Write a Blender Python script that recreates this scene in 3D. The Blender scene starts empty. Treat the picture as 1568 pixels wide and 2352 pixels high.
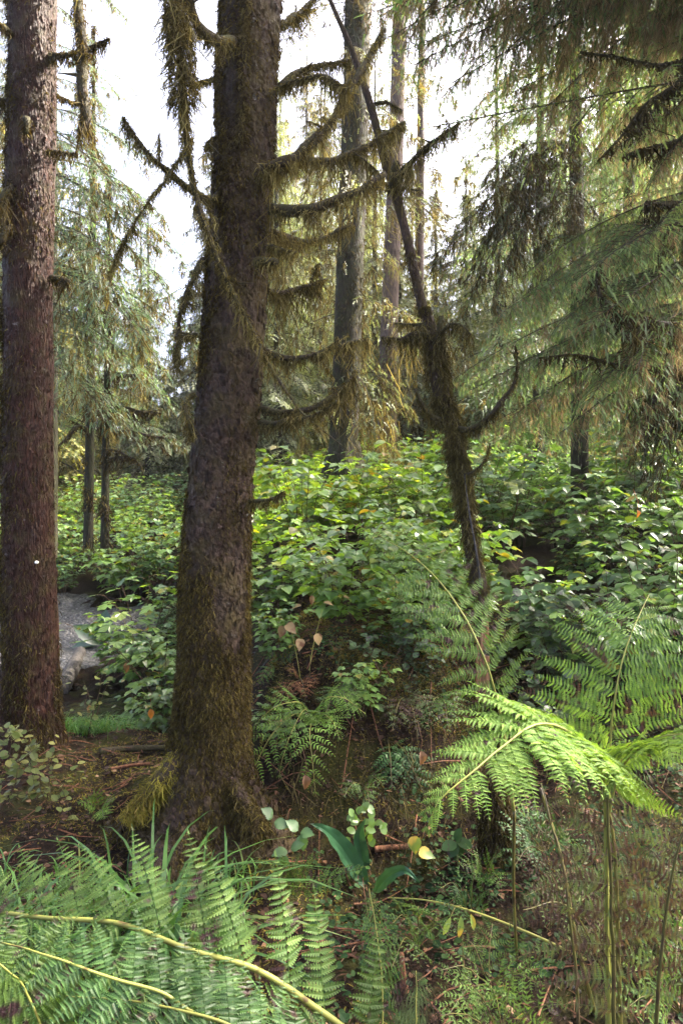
import bpy, math
import numpy as np
from mathutils import Vector, Matrix

# ------------------------------------------------------------------ camera, world, sun, exposure
scene = bpy.context.scene
COL = scene.collection
CZ = 1.6                                    # eye height above the hollow
R = math.radians
cam_data = bpy.data.cameras.new("camera")
cam = bpy.data.objects.new("camera", cam_data)
COL.objects.link(cam)
cam.location = (0, 0, CZ)
cam.rotation_euler = (R(90), 0, 0)
cam_data.sensor_fit = 'VERTICAL'
cam_data.sensor_height = 36
cam_data.lens = 24
cam_data.clip_start = 0.05
cam_data.clip_end = 2000
scene.camera = cam

SUN_EL, SUN_AZ = 47, 68                     # azimuth measured from the view direction towards the right
world = bpy.data.worlds.new("World")
scene.world = world
world.use_nodes = True
wn = world.node_tree.nodes
sky = wn.new('ShaderNodeTexSky')
sky.sky_type = 'NISHITA'
sky.sun_disc = False
sky.sun_elevation = R(SUN_EL)
sky.sun_rotation = R(SUN_AZ)
sky.air_density = 0.35
sky.dust_density = 6.0
sky.ozone_density = 0.2
wn['Background'].inputs['Strength'].default_value = 0.15
world.node_tree.links.new(sky.outputs['Color'], wn['Background'].inputs['Color'])

sun_data = bpy.data.lights.new("sun", 'SUN')
sun = bpy.data.objects.new("sun", sun_data)
COL.objects.link(sun)
sd = Vector((math.sin(R(SUN_AZ)) * math.cos(R(SUN_EL)), math.cos(R(SUN_AZ)) * math.cos(R(SUN_EL)), math.sin(R(SUN_EL))))
sun.rotation_euler = sd.to_track_quat('Z', 'Y').to_euler()
sun_data.energy = 3.2
sun_data.angle = R(4.0)
sun_data.color = (1.0, 0.92, 0.80)

vs = scene.view_settings
vs.view_transform = 'Standard'
vs.look = 'None'
vs.exposure = 3.4
vs.gamma = 1.0
scene.render.film_transparent = False
cy = scene.cycles
cy.max_bounces = 8
cy.diffuse_bounces = 6
cy.glossy_bounces = 2
cy.transmission_bounces = 4
cy.transparent_max_bounces = 4
cy.volume_bounces = 0
cy.sample_clamp_indirect = 6.0

# ------------------------------------------------------------------ helpers
RNG = np.random.default_rng(7)


def P(px, py, d):
    """world point seen at pixel px, py of the 1568 x 2352 picture, d metres in front of the camera"""
    return np.array(((px - 784) / 1568 * d, d, CZ - (py - 1176) / 1568 * d))


def PL(pts, d=None):
    return np.array([P(*p) if len(p) == 3 else P(p[0], p[1], d) for p in pts])


def _h(ix, iy, iz, s):
    n = (ix * 374761393 + iy * 668265263 + iz * 1274126177 + s * 974634749) & 0xFFFFFFFF
    n = ((n ^ (n >> 13)) * 1103515245) & 0xFFFFFFFF
    n = ((n ^ (n >> 16)) * 2246822519) & 0xFFFFFFFF
    return ((n ^ (n >> 15)) & 0xFFFFFF) / 0xFFFFFF


def vnoise(p, s=0):
    p = np.asarray(p, float)
    i = np.floor(p).astype(np.int64)
    f = p - i
    f = f * f * (3 - 2 * f)
    out = 0
    for a in (0, 1):
        for b in (0, 1):
            for c in (0, 1):
                w = (f[..., 0] if a else 1 - f[..., 0]) * (f[..., 1] if b else 1 - f[..., 1]) * (f[..., 2] if c else 1 - f[..., 2])
                out = out + w * _h(i[..., 0] + a, i[..., 1] + b, i[..., 2] + c, s)
    return out


def fbm(p, s=0, o=3):
    p = np.asarray(p, float)
    t, a, n = 0, 1.0, 0
    for k in range(o):
        t = t + a * vnoise(p * 2 ** k, s + k)
        n += a
        a *= 0.5
    return t / n


def sst(a, b, v):
    t = np.clip((v - a) / (b - a), 0, 1)
    return t * t * (3 - 2 * t)


def unit(v):
    v = np.asarray(v, float)
    return v / np.maximum(np.linalg.norm(v, axis=-1, keepdims=True), 1e-9)


def smooth(pts, n):
    """Catmull-Rom through pts (any columns), n samples"""
    p = np.asarray(pts, float)
    if len(p) == 2:
        t = np.linspace(0, 1, n)[:, None]
        return p[0] * (1 - t) + p[1] * t
    q = np.vstack([2 * p[0] - p[1], p, 2 * p[-1] - p[-2]])
    seg = np.concatenate([[0], np.cumsum(np.maximum(np.linalg.norm(np.diff(p[:, :3], axis=0), axis=1), 1e-6))])
    u = np.linspace(0, seg[-1], n)
    k = np.clip(np.searchsorted(seg, u, side='right') - 1, 0, len(p) - 2)
    t = ((u - seg[k]) / (seg[k + 1] - seg[k]))[:, None]
    a, b, c, d = q[k], q[k + 1], q[k + 2], q[k + 3]
    return 0.5 * ((2 * b) + (c - a) * t + (2 * a - 5 * b + 4 * c - d) * t ** 2 + (3 * b - a - 3 * c + d) * t ** 3)


class MB:
    def __init__(self):
        self.v, self.f, self.n = [], [], 0

    def add(self, v, f, m=0):
        v = np.asarray(v, np.float32).reshape(-1, 3)
        f = np.asarray(f, np.int64)
        if len(f):
            self.f.append((f + self.n, m))
        self.v.append(v)
        self.n += len(v)

    def stamp(self, tv, tfs, M, T, m=0):
        """template tv with face arrays tfs, placed by matrices M (k,3,3) and points T (k,3)"""
        k, n = len(M), len(tv)
        if k == 0:
            return
        V = (np.einsum('kij,nj->kni', M, tv) + T[:, None, :]).reshape(-1, 3)
        base = self.n
        self.v.append(V.astype(np.float32))
        self.n += len(V)
        for tf in tfs:
            F = (tf[None] + (np.arange(k) * n)[:, None, None]).reshape(-1, tf.shape[1]) + base
            self.f.append((F, m))

    def merge(self, o, M=None, T=None, dm=0):
        v = np.concatenate(o.v)
        if M is not None:
            v = v @ np.asarray(M).T + T
        b = self.n
        self.v.append(v.astype(np.float32))
        self.n += len(v)
        for f, m in o.f:
            self.f.append((f + b, m + dm))

    def mesh(self, name, mats, origin=(0, 0, 0), smooth_=True):
        me = bpy.data.meshes.new(name)
        v = np.concatenate(self.v) - np.asarray(origin, np.float32)
        loops = np.concatenate([f.ravel() for f, _ in self.f])
        cnt = np.concatenate([np.full(len(f), f.shape[1]) for f, _ in self.f])
        mi = np.concatenate([np.full(len(f), m) for f, m in self.f])
        st = np.concatenate([[0], np.cumsum(cnt)[:-1]])
        me.vertices.add(len(v))
        me.vertices.foreach_set('co', v.astype(np.float32).ravel())
        me.loops.add(len(loops))
        me.loops.foreach_set('vertex_index', loops.astype(np.int32))
        me.polygons.add(len(cnt))
        me.polygons.foreach_set('loop_start', st.astype(np.int32))
        me.polygons.foreach_set('loop_total', cnt.astype(np.int32))
        me.polygons.foreach_set('material_index', mi.astype(np.int32))
        me.polygons.foreach_set('use_smooth', np.full(len(cnt), smooth_, dtype=bool))
        for m in (mats if isinstance(mats, (list, tuple)) else [mats]):
            me.materials.append(m)
        me.update(calc_edges=True)
        return me


ORIG = {}


def tag(o, label=None, cat=None, group=None, kind=None):
    if label: o['label'] = label
    if cat: o['category'] = cat
    if group: o['group'] = group
    if kind: o['kind'] = kind
    return o


def thing(name, label, cat, loc=(0, 0, 0), group=None):
    o = bpy.data.objects.new(name, None)
    o.empty_display_size = 0.1
    COL.objects.link(o)
    o.location = loc
    ORIG[o] = np.array(loc, float)
    return tag(o, label, cat, group)


def obj(name, mb, mats, parent=None, smooth_=True, origin=None):
    org = ORIG[parent] if parent is not None else (np.zeros(3) if origin is None else np.asarray(origin, float))
    o = bpy.data.objects.new(name, mb.mesh(name, mats, org, smooth_))
    COL.objects.link(o)
    if parent is not None:
        o.parent = parent
    elif origin is not None:
        o.location = origin
    ORIG[o] = org
    return o


def inst(name, me, parent, M, T):
    """an object with shared mesh data, matrix columns M and place T given in world space"""
    o = bpy.data.objects.new(name, me)
    COL.objects.link(o)
    if parent is not None:
        o.parent = parent
        T = np.asarray(T) - ORIG[parent]
    A = Matrix.Identity(4)
    for i in range(3):
        for j in range(3):
            A[i][j] = float(M[i][j])
        A[i][3] = float(T[i])
    o.matrix_local = A
    ORIG[o] = np.zeros(3)
    return o


def dup(root, loc, rz=0, sc=1.0, label=None, group=None):
    r = root.copy()
    COL.objects.link(r)
    r.location = loc
    r.rotation_euler = (0, 0, rz)
    r.scale = (sc, sc, sc)
    if label: r['label'] = label
    if group: r['group'] = group
    for ch in list(root.children):
        c = ch.copy()
        COL.objects.link(c)
        c.parent = r
        for g in ch.children:
            e = g.copy()
            COL.objects.link(e)
            e.parent = c
    return r


def frames(d, n):
    """matrices whose columns are side, direction, normal"""
    d = unit(d)
    n = np.broadcast_to(np.asarray(n, float), d.shape)
    s = np.cross(d, n)
    bad = np.linalg.norm(s, axis=-1) < 1e-4
    if bad.any():
        s[bad] = np.cross(d[bad], np.array([0.3, 0.9, 0.1]))
    s = unit(s)
    return np.stack([s, d, np.cross(s, d)], axis=-1)


def tube(mb, pts, rad, seg=8, m=0, bump=0.0, freq=20, seed=0, cap=True):
    pts = np.asarray(pts, float)
    n = len(pts)
    rad = np.broadcast_to(np.asarray(rad, float), (n,))
    T = unit(np.gradient(pts, axis=0))
    up = np.array([0, 0, 1.0]) if abs(T[0][2]) < 0.9 else np.array([0, 1.0, 0])
    N = np.zeros_like(T)
    N[0] = unit(up - T[0] * up.dot(T[0]))
    for i in range(1, n):
        v = N[i - 1] - T[i] * N[i - 1].dot(T[i])
        N[i] = v / max(np.linalg.norm(v), 1e-6)
    B = np.cross(T, N)
    a = np.linspace(0, 2 * np.pi, seg, endpoint=False)
    dirs = np.cos(a)[None, :, None] * N[:, None] + np.sin(a)[None, :, None] * B[:, None]
    r = np.broadcast_to(rad[:, None], (n, seg)).copy()
    if bump:
        r *= 1 + bump * (fbm((pts[:, None] + dirs * rad[:, None, None]) * freq, seed) - 0.5) * 2
    V = pts[:, None] + dirs * r[..., None]
    i = np.arange(n - 1)[:, None] * seg
    j = np.arange(seg)[None]
    k = (j + 1) % seg
    F = np.stack([i + j, i + k, i + seg + k, i + seg + j], -1).reshape(-1, 4)
    V = np.concatenate([V.reshape(-1, 3), pts[:1], pts[-1:]])
    mb.add(V, F, m)
    if cap:
        b = mb.n - len(V)
        j = np.arange(seg)
        k = (j + 1) % seg
        e = n * seg
        mb.f.append((np.stack([np.full(seg, e), k, j], -1) + b, m))
        o = (n - 1) * seg
        mb.f.append((np.stack([np.full(seg, e + 1), o + j, o + k], -1) + b, m))


STRAND_Q = np.array([[0, 1, 3, 2], [2, 3, 5, 4]])
STRAND_T = np.array([[4, 5, 6]])


def strands(mb, base, out, L, W, rng, m=0, tipin=None, wig=0.25, hang=1.0):
    """thin tapering ribbons that leave base along out and then hang"""
    k = len(base)
    if not k:
        return
    L = np.broadcast_to(L, (k,))[:, None]
    W = np.broadcast_to(W, (k,))[:, None]
    out = unit(out)
    dn = np.array([0, 0, -1.0]) * hang
    j = lambda a: rng.normal(0, 1, (k, 3)) * np.array([1, 1, .25]) * a * L
    p0 = base
    p1 = base + out * L * 0.30 + dn * L * 0.18 + j(wig * .25)
    p2 = base + out * L * 0.45 + dn * L * 0.55 + j(wig * .45)
    p3 = base + out * L * 0.48 + dn * L * 1.0 + j(wig * .6)
    if tipin is not None:
        p1 = p1 + tipin * 0.25
        p2 = p2 + tipin * 0.6
        p3 = p3 + tipin * 0.9
    a = rng.uniform(0, np.pi, k)
    s = np.stack([np.cos(a), np.sin(a), np.zeros(k)], -1) * W * 0.5
    V = np.stack([p0 - s, p0 + s, p1 - s, p1 + s, p2 - s * .7, p2 + s * .7, p3], 1).reshape(-1, 3)
    b = (np.arange(k) * 7)[:, None, None]
    base_n = mb.n
    mb.v.append(V.astype(np.float32))
    mb.n += len(V)
    mb.f.append(((STRAND_Q[None] + b).reshape(-1, 4) + base_n, m))
    mb.f.append(((STRAND_T[None] + b).reshape(-1, 3) + base_n, m))


def drape(mb, pts, dens, Lmax, W, rng, m=0, r=0.02, spread=0.022, fuzz=160, fl=0.03, skew=2.6):
    """hanging moss: clumps of strands below a branch plus a furry sleeve round it"""
    pts = np.asarray(pts, float)
    seg = np.concatenate([[0], np.cumsum(np.linalg.norm(np.diff(pts, axis=0), axis=1))])
    tot = seg[-1]
    r = np.broadcast_to(np.asarray(r, float), (len(pts),))

    def at(u):
        return np.stack([np.interp(u, seg, pts[:, i]) for i in range(3)], -1), np.interp(u, seg, r)
    T = unit(pts[-1] - pts[0])
    nc = max(int(dens * tot), 1)
    B, O, LL, TI = [], [], [], []
    uc = rng.uniform(0, tot, nc)
    nz = fbm(np.stack([uc * 6, uc * 0 + rng.uniform(0, 99), uc * 0], -1), 5, 2)
    for u, q in zip(uc, nz):
        Lc = Lmax * (0.08 + rng.beta(.8, skew) * (0.25 + 2.2 * max(q - .30, 0)) * 1.5)
        k = int(5 + 16 * Lc / Lmax)
        du = rng.normal(0, spread * (0.5 + Lc / Lmax), k)
        b, rr = at(np.clip(u + du, 0, tot))
        ang = rng.normal(0, 0.8, k)
        side = unit(np.cross(T, [0, 0, 1.0]) + 1e-6)
        o = unit(side * np.sin(ang)[:, None] - np.array([0, 0, 1.0]) * np.cos(ang)[:, None] + rng.normal(0, .35, (k, 3)))
        c, _ = at(np.array([u]))
        B.append(b + o * rr[:, None] * 0.8)
        O.append(o * 0.25)
        LL.append(Lc * rng.uniform(0.3, 1, k))
        TI.append((c - b) * 0.8)
    strands(mb, np.concatenate(B), np.concatenate(O) + 1e-4, np.concatenate(LL), W, rng, m, np.concatenate(TI), wig=.40)
    nf = int(fuzz * tot)
    if nf:
        b, rr = at(rng.uniform(0, tot, nf))
        o = unit(rng.normal(0, 1, (nf, 3)))
        o = unit(o - T * (o @ T)[:, None])
        strands(mb, b + o * rr[:, None] * 0.85, o, fl * (.35 + 1.9 * rng.beta(1.2, 3, nf)) * (.5 + fbm(b * 9, 4)), W, rng, m, hang=1.0, wig=.5)


# ------------------------------------------------------------------ materials
def new_mat(name):
    m = bpy.data.materials.new(name)
    m.use_nodes = True
    nt = m.node_tree
    nt.nodes.clear()
    out = nt.nodes.new('ShaderNodeOutputMaterial')
    return m, nt, out


def ramp(nt, stops):
    r = nt.nodes.new('ShaderNodeValToRGB')
    e = r.color_ramp.elements
    while len(e) < len(stops):
        e.new(0.5)
    for x, (p, c) in zip(e, stops):
        x.position = p
        x.color = (*c, 1)
    return r


def noise(nt, vec, scale, detail=3, rough=0.55):
    n = nt.nodes.new('ShaderNodeTexNoise')
    n.inputs['Scale'].default_value = scale
    n.inputs['Detail'].default_value = detail
    n.inputs['Roughness'].default_value = rough
    if vec is not None:
        nt.links.new(vec, n.inputs['Vector'])
    return n


def mixc(nt, fac, a, b):
    m = nt.nodes.new('ShaderNodeMix')
    m.data_type = 'RGBA'
    for s, v in ((m.inputs[0], fac), (m.inputs[6], a), (m.inputs[7], b)):
        if isinstance(v, (int, float)):
            s.default_value = v
        elif isinstance(v, tuple):
            s.default_value = (*v, 1)
        else:
            nt.links.new(v, s)
    return m.outputs[2]


def leaf_mat(name, stops, trans=0.35, rough=0.35, spots=None, spot_scale=40, spot_at=(0.62, 0.70), spec=0.5, tcol=(1.25, 1.15, 0.5), bump=0.0):
    m, nt, out = new_mat(name)
    L = nt.links.new
    g = nt.nodes.new('ShaderNodeNewGeometry')
    r = ramp(nt, stops)
    L(g.outputs['Random Per Island'], r.inputs[0])
    c = r.outputs[0]
    tc = nt.nodes.new('ShaderNodeTexCoord')
    v = nt.nodes.new('ShaderNodeHueSaturation')
    n0 = noise(nt, tc.outputs['Object'], 4.5, 3)
    mr = nt.nodes.new('ShaderNodeMapRange')
    mr.inputs[1].default_value = 0.25
    mr.inputs[2].default_value = 0.75
    mr.inputs[3].default_value = 0.55
    mr.inputs[4].default_value = 1.45
    L(n0.outputs[0], mr.inputs[0])
    oi = nt.nodes.new('ShaderNodeObjectInfo')
    m2 = nt.nodes.new('ShaderNodeMapRange')
    m2.inputs[3].default_value = 0.78
    m2.inputs[4].default_value = 1.25
    L(oi.outputs['Random'], m2.inputs[0])
    mm = nt.nodes.new('ShaderNodeMath')
    mm.operation = 'MULTIPLY'
    L(mr.outputs[0], mm.inputs[0])
    L(m2.outputs[0], mm.inputs[1])
    L(mm.outputs[0], v.inputs['Value'])
    L(c, v.inputs['Color'])
    c = v.outputs[0]
    if spots:
        n = noise(nt, tc.outputs['Object'], spot_scale, 2)
        s = ramp(nt, [(spot_at[0], (0, 0, 0)), (spot_at[1], (1, 1, 1))])
        L(n.outputs[0], s.inputs[0])
        c = mixc(nt, s.outputs[0], c, spots)
    p = nt.nodes.new('ShaderNodeBsdfPrincipled')
    L(c, p.inputs['Base Color'])
    p.inputs['Roughness'].default_value = rough
    p.inputs['Specular IOR Level'].default_value = spec
    t = nt.nodes.new('ShaderNodeBsdfTranslucent')
    mul = nt.nodes.new('ShaderNodeMix')
    mul.data_type = 'RGBA'
    mul.blend_type = 'MULTIPLY'
    mul.inputs[0].default_value = 1
    L(c, mul.inputs[6])
    mul.inputs[7].default_value = (*tcol, 1)
    L(mul.outputs[2], t.inputs['Color'])
    mx = nt.nodes.new('ShaderNodeMixShader')
    mx.inputs[0].default_value = trans
    L(p.outputs[0], mx.inputs[1])
    L(t.outputs[0], mx.inputs[2])
    L(mx.outputs[0], out.inputs[0])
    return m


def bark_mat(name, c1, c2, c3, scale=40, stretch=0.35, bump=0.6, moss=None, moss_amt=0.5, lichen=None, rough=0.75):
    m, nt, out = new_mat(name)
    L = nt.links.new
    tc = nt.nodes.new('ShaderNodeTexCoord')
    mp = nt.nodes.new('ShaderNodeMapping')
    mp.inputs['Scale'].default_value = (1, 1, stretch)
    L(tc.outputs['Object'], mp.inputs[0])
    vec = mp.outputs[0]
    warp = noise(nt, vec, scale * .5, 2)
    va = nt.nodes.new('ShaderNodeVectorMath')
    va.operation = 'MULTIPLY_ADD'
    L(warp.outputs['Color'], va.inputs[0])
    va.inputs[1].default_value = (0.03, 0.03, 0.03)
    L(vec, va.inputs[2])
    vo = nt.nodes.new('ShaderNodeTexVoronoi')
    vo.feature = 'F1'
    vo.inputs['Scale'].default_value = scale
    L(va.outputs[0], vo.inputs['Vector'])
    vr = nt.nodes.new('ShaderNodeTexVoronoi')
    vr.feature = 'DISTANCE_TO_EDGE'
    vr.inputs['Scale'].default_value = scale
    L(va.outputs[0], vr.inputs['Vector'])
    n1 = noise(nt, vec, scale * 2.2, 4, .65)
    n2 = noise(nt, tc.outputs['Object'], 5, 3)
    r1 = ramp(nt, [(0.3, c1), (0.72, c2)])
    L(n1.outputs[0], r1.inputs[0])
    c = mixc(nt, 0.45, r1.outputs[0], vo.outputs['Color'])
    # keep only the brightness of the cell colour
    hs = nt.nodes.new('ShaderNodeHueSaturation')
    hs.inputs['Saturation'].default_value = 1
    bw = nt.nodes.new('ShaderNodeRGBToBW')
    L(vo.outputs['Color'], bw.inputs[0])
    mr = nt.nodes.new('ShaderNodeMapRange')
    mr.inputs[3].default_value = 0.55
    mr.inputs[4].default_value = 1.5
    L(bw.outputs[0], mr.inputs[0])
    L(mr.outputs[0], hs.inputs['Value'])
    L(r1.outputs[0], hs.inputs['Color'])
    c = hs.outputs[0]
    r2 = ramp(nt, [(0.45, (0, 0, 0)), (0.7, (1, 1, 1))])
    L(n2.outputs[0], r2.inputs[0])
    c = mixc(nt, r2.outputs[0], c, c3)
    if moss:
        n3 = noise(nt, tc.outputs['Object'], 9, 5, .7)
        r3 = ramp(nt, [(1 - moss_amt - .12, (0, 0, 0)), (1 - moss_amt + .12, (1, 1, 1))])
        L(n3.outputs[0], r3.inputs[0])
        c = mixc(nt, r3.outputs[0], c, moss)
    if lichen:
        n4 = noise(nt, tc.outputs['Object'], 16, 4, .7)
        r4 = ramp(nt, [(0.66, (0, 0, 0)), (0.72, (1, 1, 1))])
        L(n4.outputs[0], r4.inputs[0])
        c = mixc(nt, r4.outputs[0], c, lichen)
    p = nt.nodes.new('ShaderNodeBsdfPrincipled')
    L(c, p.inputs['Base Color'])
    p.inputs['Roughness'].default_value = rough
    p.inputs['Specular IOR Level'].default_value = 0.18
    ad = nt.nodes.new('ShaderNodeMath')
    ad.operation = 'MULTIPLY_ADD'
    L(vr.outputs['Distance'], ad.inputs[0])
    ad.inputs[1].default_value = 1.2
    L(n1.outputs[0], ad.inputs[2])
    b = nt.nodes.new('ShaderNodeBump')
    b.inputs['Strength'].default_value = bump
    b.inputs['Distance'].default_value = 0.02
    L(ad.outputs[0], b.inputs['Height'])
    L(b.outputs[0], p.inputs['Normal'])
    L(p.outputs[0], out.inputs[0])
    return m


M = {}
M['bark'] = bark_mat('purple_brown_bark', (.016, .010, .007), (.072, .044, .030), (.036, .024, .014), 34, .55, .9, moss=(.055, .040, .012), moss_amt=.46, lichen=(.16, .17, .15), rough=.6)
M['red_bark'] = bark_mat('red_brown_bark', (.016, .007, .005), (.072, .030, .018), (.036, .016, .010), 46, .22, 1.0, moss=(.06, .045, .015), moss_amt=.40, lichen=(.16, .13, .12), rough=.55)
M['dark_bark'] = bark_mat('dark_wet_bark', (.012, .009, .007), (.040, .028, .022), (.024, .021, .011), 30, .25, .9, moss=(.035, .038, .014), moss_amt=.5)
M['grey_bark'] = bark_mat('grey_ridged_bark', (.035, .025, .022), (.12, .085, .075), (.085, .06, .05), 22, .2, 1.0)
M['twig_wood'] = bark_mat('mossy_branch_wood', (.018, .012, .009), (.06, .042, .028), (.04, .034, .016), 60, .5, .5, moss=(.05, .045, .014), moss_amt=.5)
M['snag_bark'] = bark_mat('shaggy_snag_bark', (.025, .015, .012), (.085, .055, .042), (.055, .038, .022), 50, .3, .9, moss=(.06, .045, .016), moss_amt=.45, lichen=(.20, .21, .19))
M['raw_wood'] = bark_mat('split_orange_wood', (.30, .12, .05), (.60, .32, .18), (.45, .25, .15), 60, .1, .5)
M['pale_wood'] = bark_mat('weathered_log_wood', (.04, .035, .031), (.11, .098, .088), (.065, .06, .054), 40, .3, .6)
M['red_twig'] = bark_mat('red_brown_twig', (.08, .03, .015), (.22, .10, .05), (.14, .07, .04), 60, .4, .4)
M['moss_trunk'] = leaf_mat('trunk_moss', [(0, (.020, .013, .005)), (.5, (.052, .038, .010)), (.85, (.095, .074, .018)), (1, (.15, .125, .03))], .3, .8, spec=.15, tcol=(1.2, 1.0, .5))
M['moss_hang'] = leaf_mat('hanging_moss', [(0, (.034, .026, .009)), (.5, (.095, .080, .027)), (.85, (.17, .15, .052)), (1, (.27, .24, .10))], .4, .85, spec=.1, tcol=(1.3, 1.1, .6))
M['moss_dark'] = leaf_mat('dark_hanging_moss', [(0, (.022, .017, .008)), (.6, (.060, .050, .020)), (1, (.12, .105, .04))], .4, .85, spec=.1, tcol=(1.2, 1.05, .6))
M['lichen'] = leaf_mat('pale_beard_lichen', [(0, (.11, .088, .050)), (.5, (.22, .175, .10)), (1, (.36, .30, .18))], .6, .85, spec=.1, tcol=(1.25, 1.05, .7))
M['moss_green'] = leaf_mat('green_ground_moss', [(0, (.07, .056, .010)), (.4, (.17, .145, .022)), (.8, (.27, .235, .034)), (1, (.28, .19, .05))], .3, .75, spec=.2)
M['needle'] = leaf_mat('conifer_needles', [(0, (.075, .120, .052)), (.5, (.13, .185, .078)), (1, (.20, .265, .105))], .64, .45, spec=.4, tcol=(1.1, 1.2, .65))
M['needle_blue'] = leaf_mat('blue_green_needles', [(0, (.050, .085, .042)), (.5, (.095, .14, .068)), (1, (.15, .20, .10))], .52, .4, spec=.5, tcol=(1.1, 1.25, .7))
M['needle_light'] = leaf_mat('sunny_needles', [(0, (.105, .155, .052)), (.5, (.17, .235, .078)), (1, (.26, .33, .105))], .66, .45, spec=.4, tcol=(1.15, 1.2, .6))  # lighter copy of the needles, sunlit spray tips put into the colour
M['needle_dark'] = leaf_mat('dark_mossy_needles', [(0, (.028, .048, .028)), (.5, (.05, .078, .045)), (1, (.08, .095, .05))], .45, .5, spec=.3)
M['needle_gold'] = leaf_mat('gold_green_needles', [(0, (.07, .085, .022)), (.5, (.12, .135, .035)), (1, (.21, .19, .045))], .45, .5, spec=.3, tcol=(1.3, 1.1, .45))  # gold tone stands in for sunlight on the foliage
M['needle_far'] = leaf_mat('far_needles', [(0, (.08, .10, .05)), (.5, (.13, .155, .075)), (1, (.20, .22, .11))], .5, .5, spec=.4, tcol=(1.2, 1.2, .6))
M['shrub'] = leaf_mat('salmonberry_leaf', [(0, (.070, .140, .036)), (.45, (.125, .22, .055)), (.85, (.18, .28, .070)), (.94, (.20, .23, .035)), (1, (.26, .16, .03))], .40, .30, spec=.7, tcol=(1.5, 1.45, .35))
M['shrub_sunlit'] = leaf_mat('sunlit_thicket_leaf', [(0, (.12, .215, .035)), (.5, (.19, .31, .05)), (.88, (.25, .37, .06)), (1, (.30, .26, .03))], .48, .30, spec=.7, tcol=(1.5, 1.45, .3))  # sunlight on the middle thicket put into a brighter leaf colour
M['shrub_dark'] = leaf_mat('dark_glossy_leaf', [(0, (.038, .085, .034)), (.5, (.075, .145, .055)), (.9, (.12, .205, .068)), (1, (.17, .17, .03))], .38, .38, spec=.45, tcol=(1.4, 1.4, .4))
M['huckle'] = leaf_mat('pale_yellow_green_leaf', [(0, (.10, .14, .035)), (.6, (.17, .20, .055)), (1, (.28, .27, .07))], .35, .45, spec=.3, tcol=(1.3, 1.2, .4), spots=(.12, .10, .04), spot_scale=60)
M['ever'] = leaf_mat('spotted_green_leaf', [(0, (.045, .085, .032)), (.6, (.075, .13, .05)), (1, (.12, .17, .075))], .3, .38, spec=.4, spots=(.03, .018, .022), spot_scale=70, spot_at=(.54, .6))
M['stem'] = bark_mat('brown_stem', (.03, .018, .01), (.11, .065, .035), (.07, .05, .025), 60, .4, .3)
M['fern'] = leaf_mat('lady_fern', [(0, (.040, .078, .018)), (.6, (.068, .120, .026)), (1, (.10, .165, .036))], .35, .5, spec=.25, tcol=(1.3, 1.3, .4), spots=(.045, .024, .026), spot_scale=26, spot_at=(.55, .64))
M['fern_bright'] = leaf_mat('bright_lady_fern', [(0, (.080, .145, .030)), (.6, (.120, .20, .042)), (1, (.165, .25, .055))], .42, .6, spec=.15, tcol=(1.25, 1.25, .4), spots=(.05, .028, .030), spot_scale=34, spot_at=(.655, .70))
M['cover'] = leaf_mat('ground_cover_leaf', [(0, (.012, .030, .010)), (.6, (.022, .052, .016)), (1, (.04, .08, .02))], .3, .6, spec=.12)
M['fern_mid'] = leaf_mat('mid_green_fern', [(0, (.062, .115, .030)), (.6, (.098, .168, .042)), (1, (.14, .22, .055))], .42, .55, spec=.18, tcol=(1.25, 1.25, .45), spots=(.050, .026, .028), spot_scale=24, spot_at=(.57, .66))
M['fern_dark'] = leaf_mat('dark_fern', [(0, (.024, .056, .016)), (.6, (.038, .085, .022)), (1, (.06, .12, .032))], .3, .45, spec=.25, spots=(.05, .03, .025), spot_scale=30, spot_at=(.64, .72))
M['fern_brown'] = leaf_mat('withered_fern', [(0, (.032, .019, .018)), (.5, (.066, .040, .030)), (.8, (.07, .052, .032)), (1, (.065, .075, .03))], .3, .65, spec=.1, spots=(.10, .14, .05), spot_scale=14, spot_at=(.5, .62))
M['fern_red'] = leaf_mat('dead_red_fern', [(0, (.05, .020, .010)), (.5, (.12, .050, .024)), (1, (.22, .12, .055))], .3, .7, spec=.2)
M['stalk'] = leaf_mat('yellow_green_stalk', [(0, (.22, .23, .05)), (1, (.32, .30, .07))], .1, .5, spec=.25, spots=(.10, .07, .025), spot_scale=30)
M['stalk_dark'] = leaf_mat('olive_stalk', [(0, (.075, .070, .016)), (1, (.13, .115, .022))], .05, .45, spec=.4, spots=(.05, .035, .015), spot_scale=14, spot_at=(.5, .6))
M['grass'] = leaf_mat('grass_blade', [(0, (.045, .11, .022)), (.6, (.08, .18, .04)), (.92, (.12, .24, .05)), (1, (.24, .24, .07))], .38, .35, spec=.5, tcol=(1.3, 1.3, .4))
M['skunk'] = leaf_mat('glossy_dark_leaf', [(0, (.020, .062, .026)), (1, (.030, .085, .036))], .25, .28, spec=.6)
M['yellow'] = leaf_mat('yellowing_leaf', [(0, (.26, .15, .06)), (.5, (.36, .24, .11)), (1, (.46, .36, .19))], .45, .45, spec=.4, spots=(.20, .09, .04), spot_scale=16, spot_at=(.52, .62), tcol=(1.2, 1.0, .5))
M['heart'] = leaf_mat('half_yellow_heart_leaf', [(0, (.16, .27, .06)), (.6, (.22, .32, .07)), (1, (.36, .34, .08))], .4, .35, spec=.5, spots=(.46, .33, .06), spot_scale=13, spot_at=(.5, .58))
M['orange'] = leaf_mat('orange_dead_leaf', [(0, (.30, .10, .02)), (1, (.42, .17, .03))], .45, .5, spec=.4)
M['brown_leaf'] = leaf_mat('brown_dead_leaf', [(0, (.07, .035, .018)), (.6, (.16, .085, .045)), (1, (.28, .17, .10))], .35, .55, spec=.3)
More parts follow.
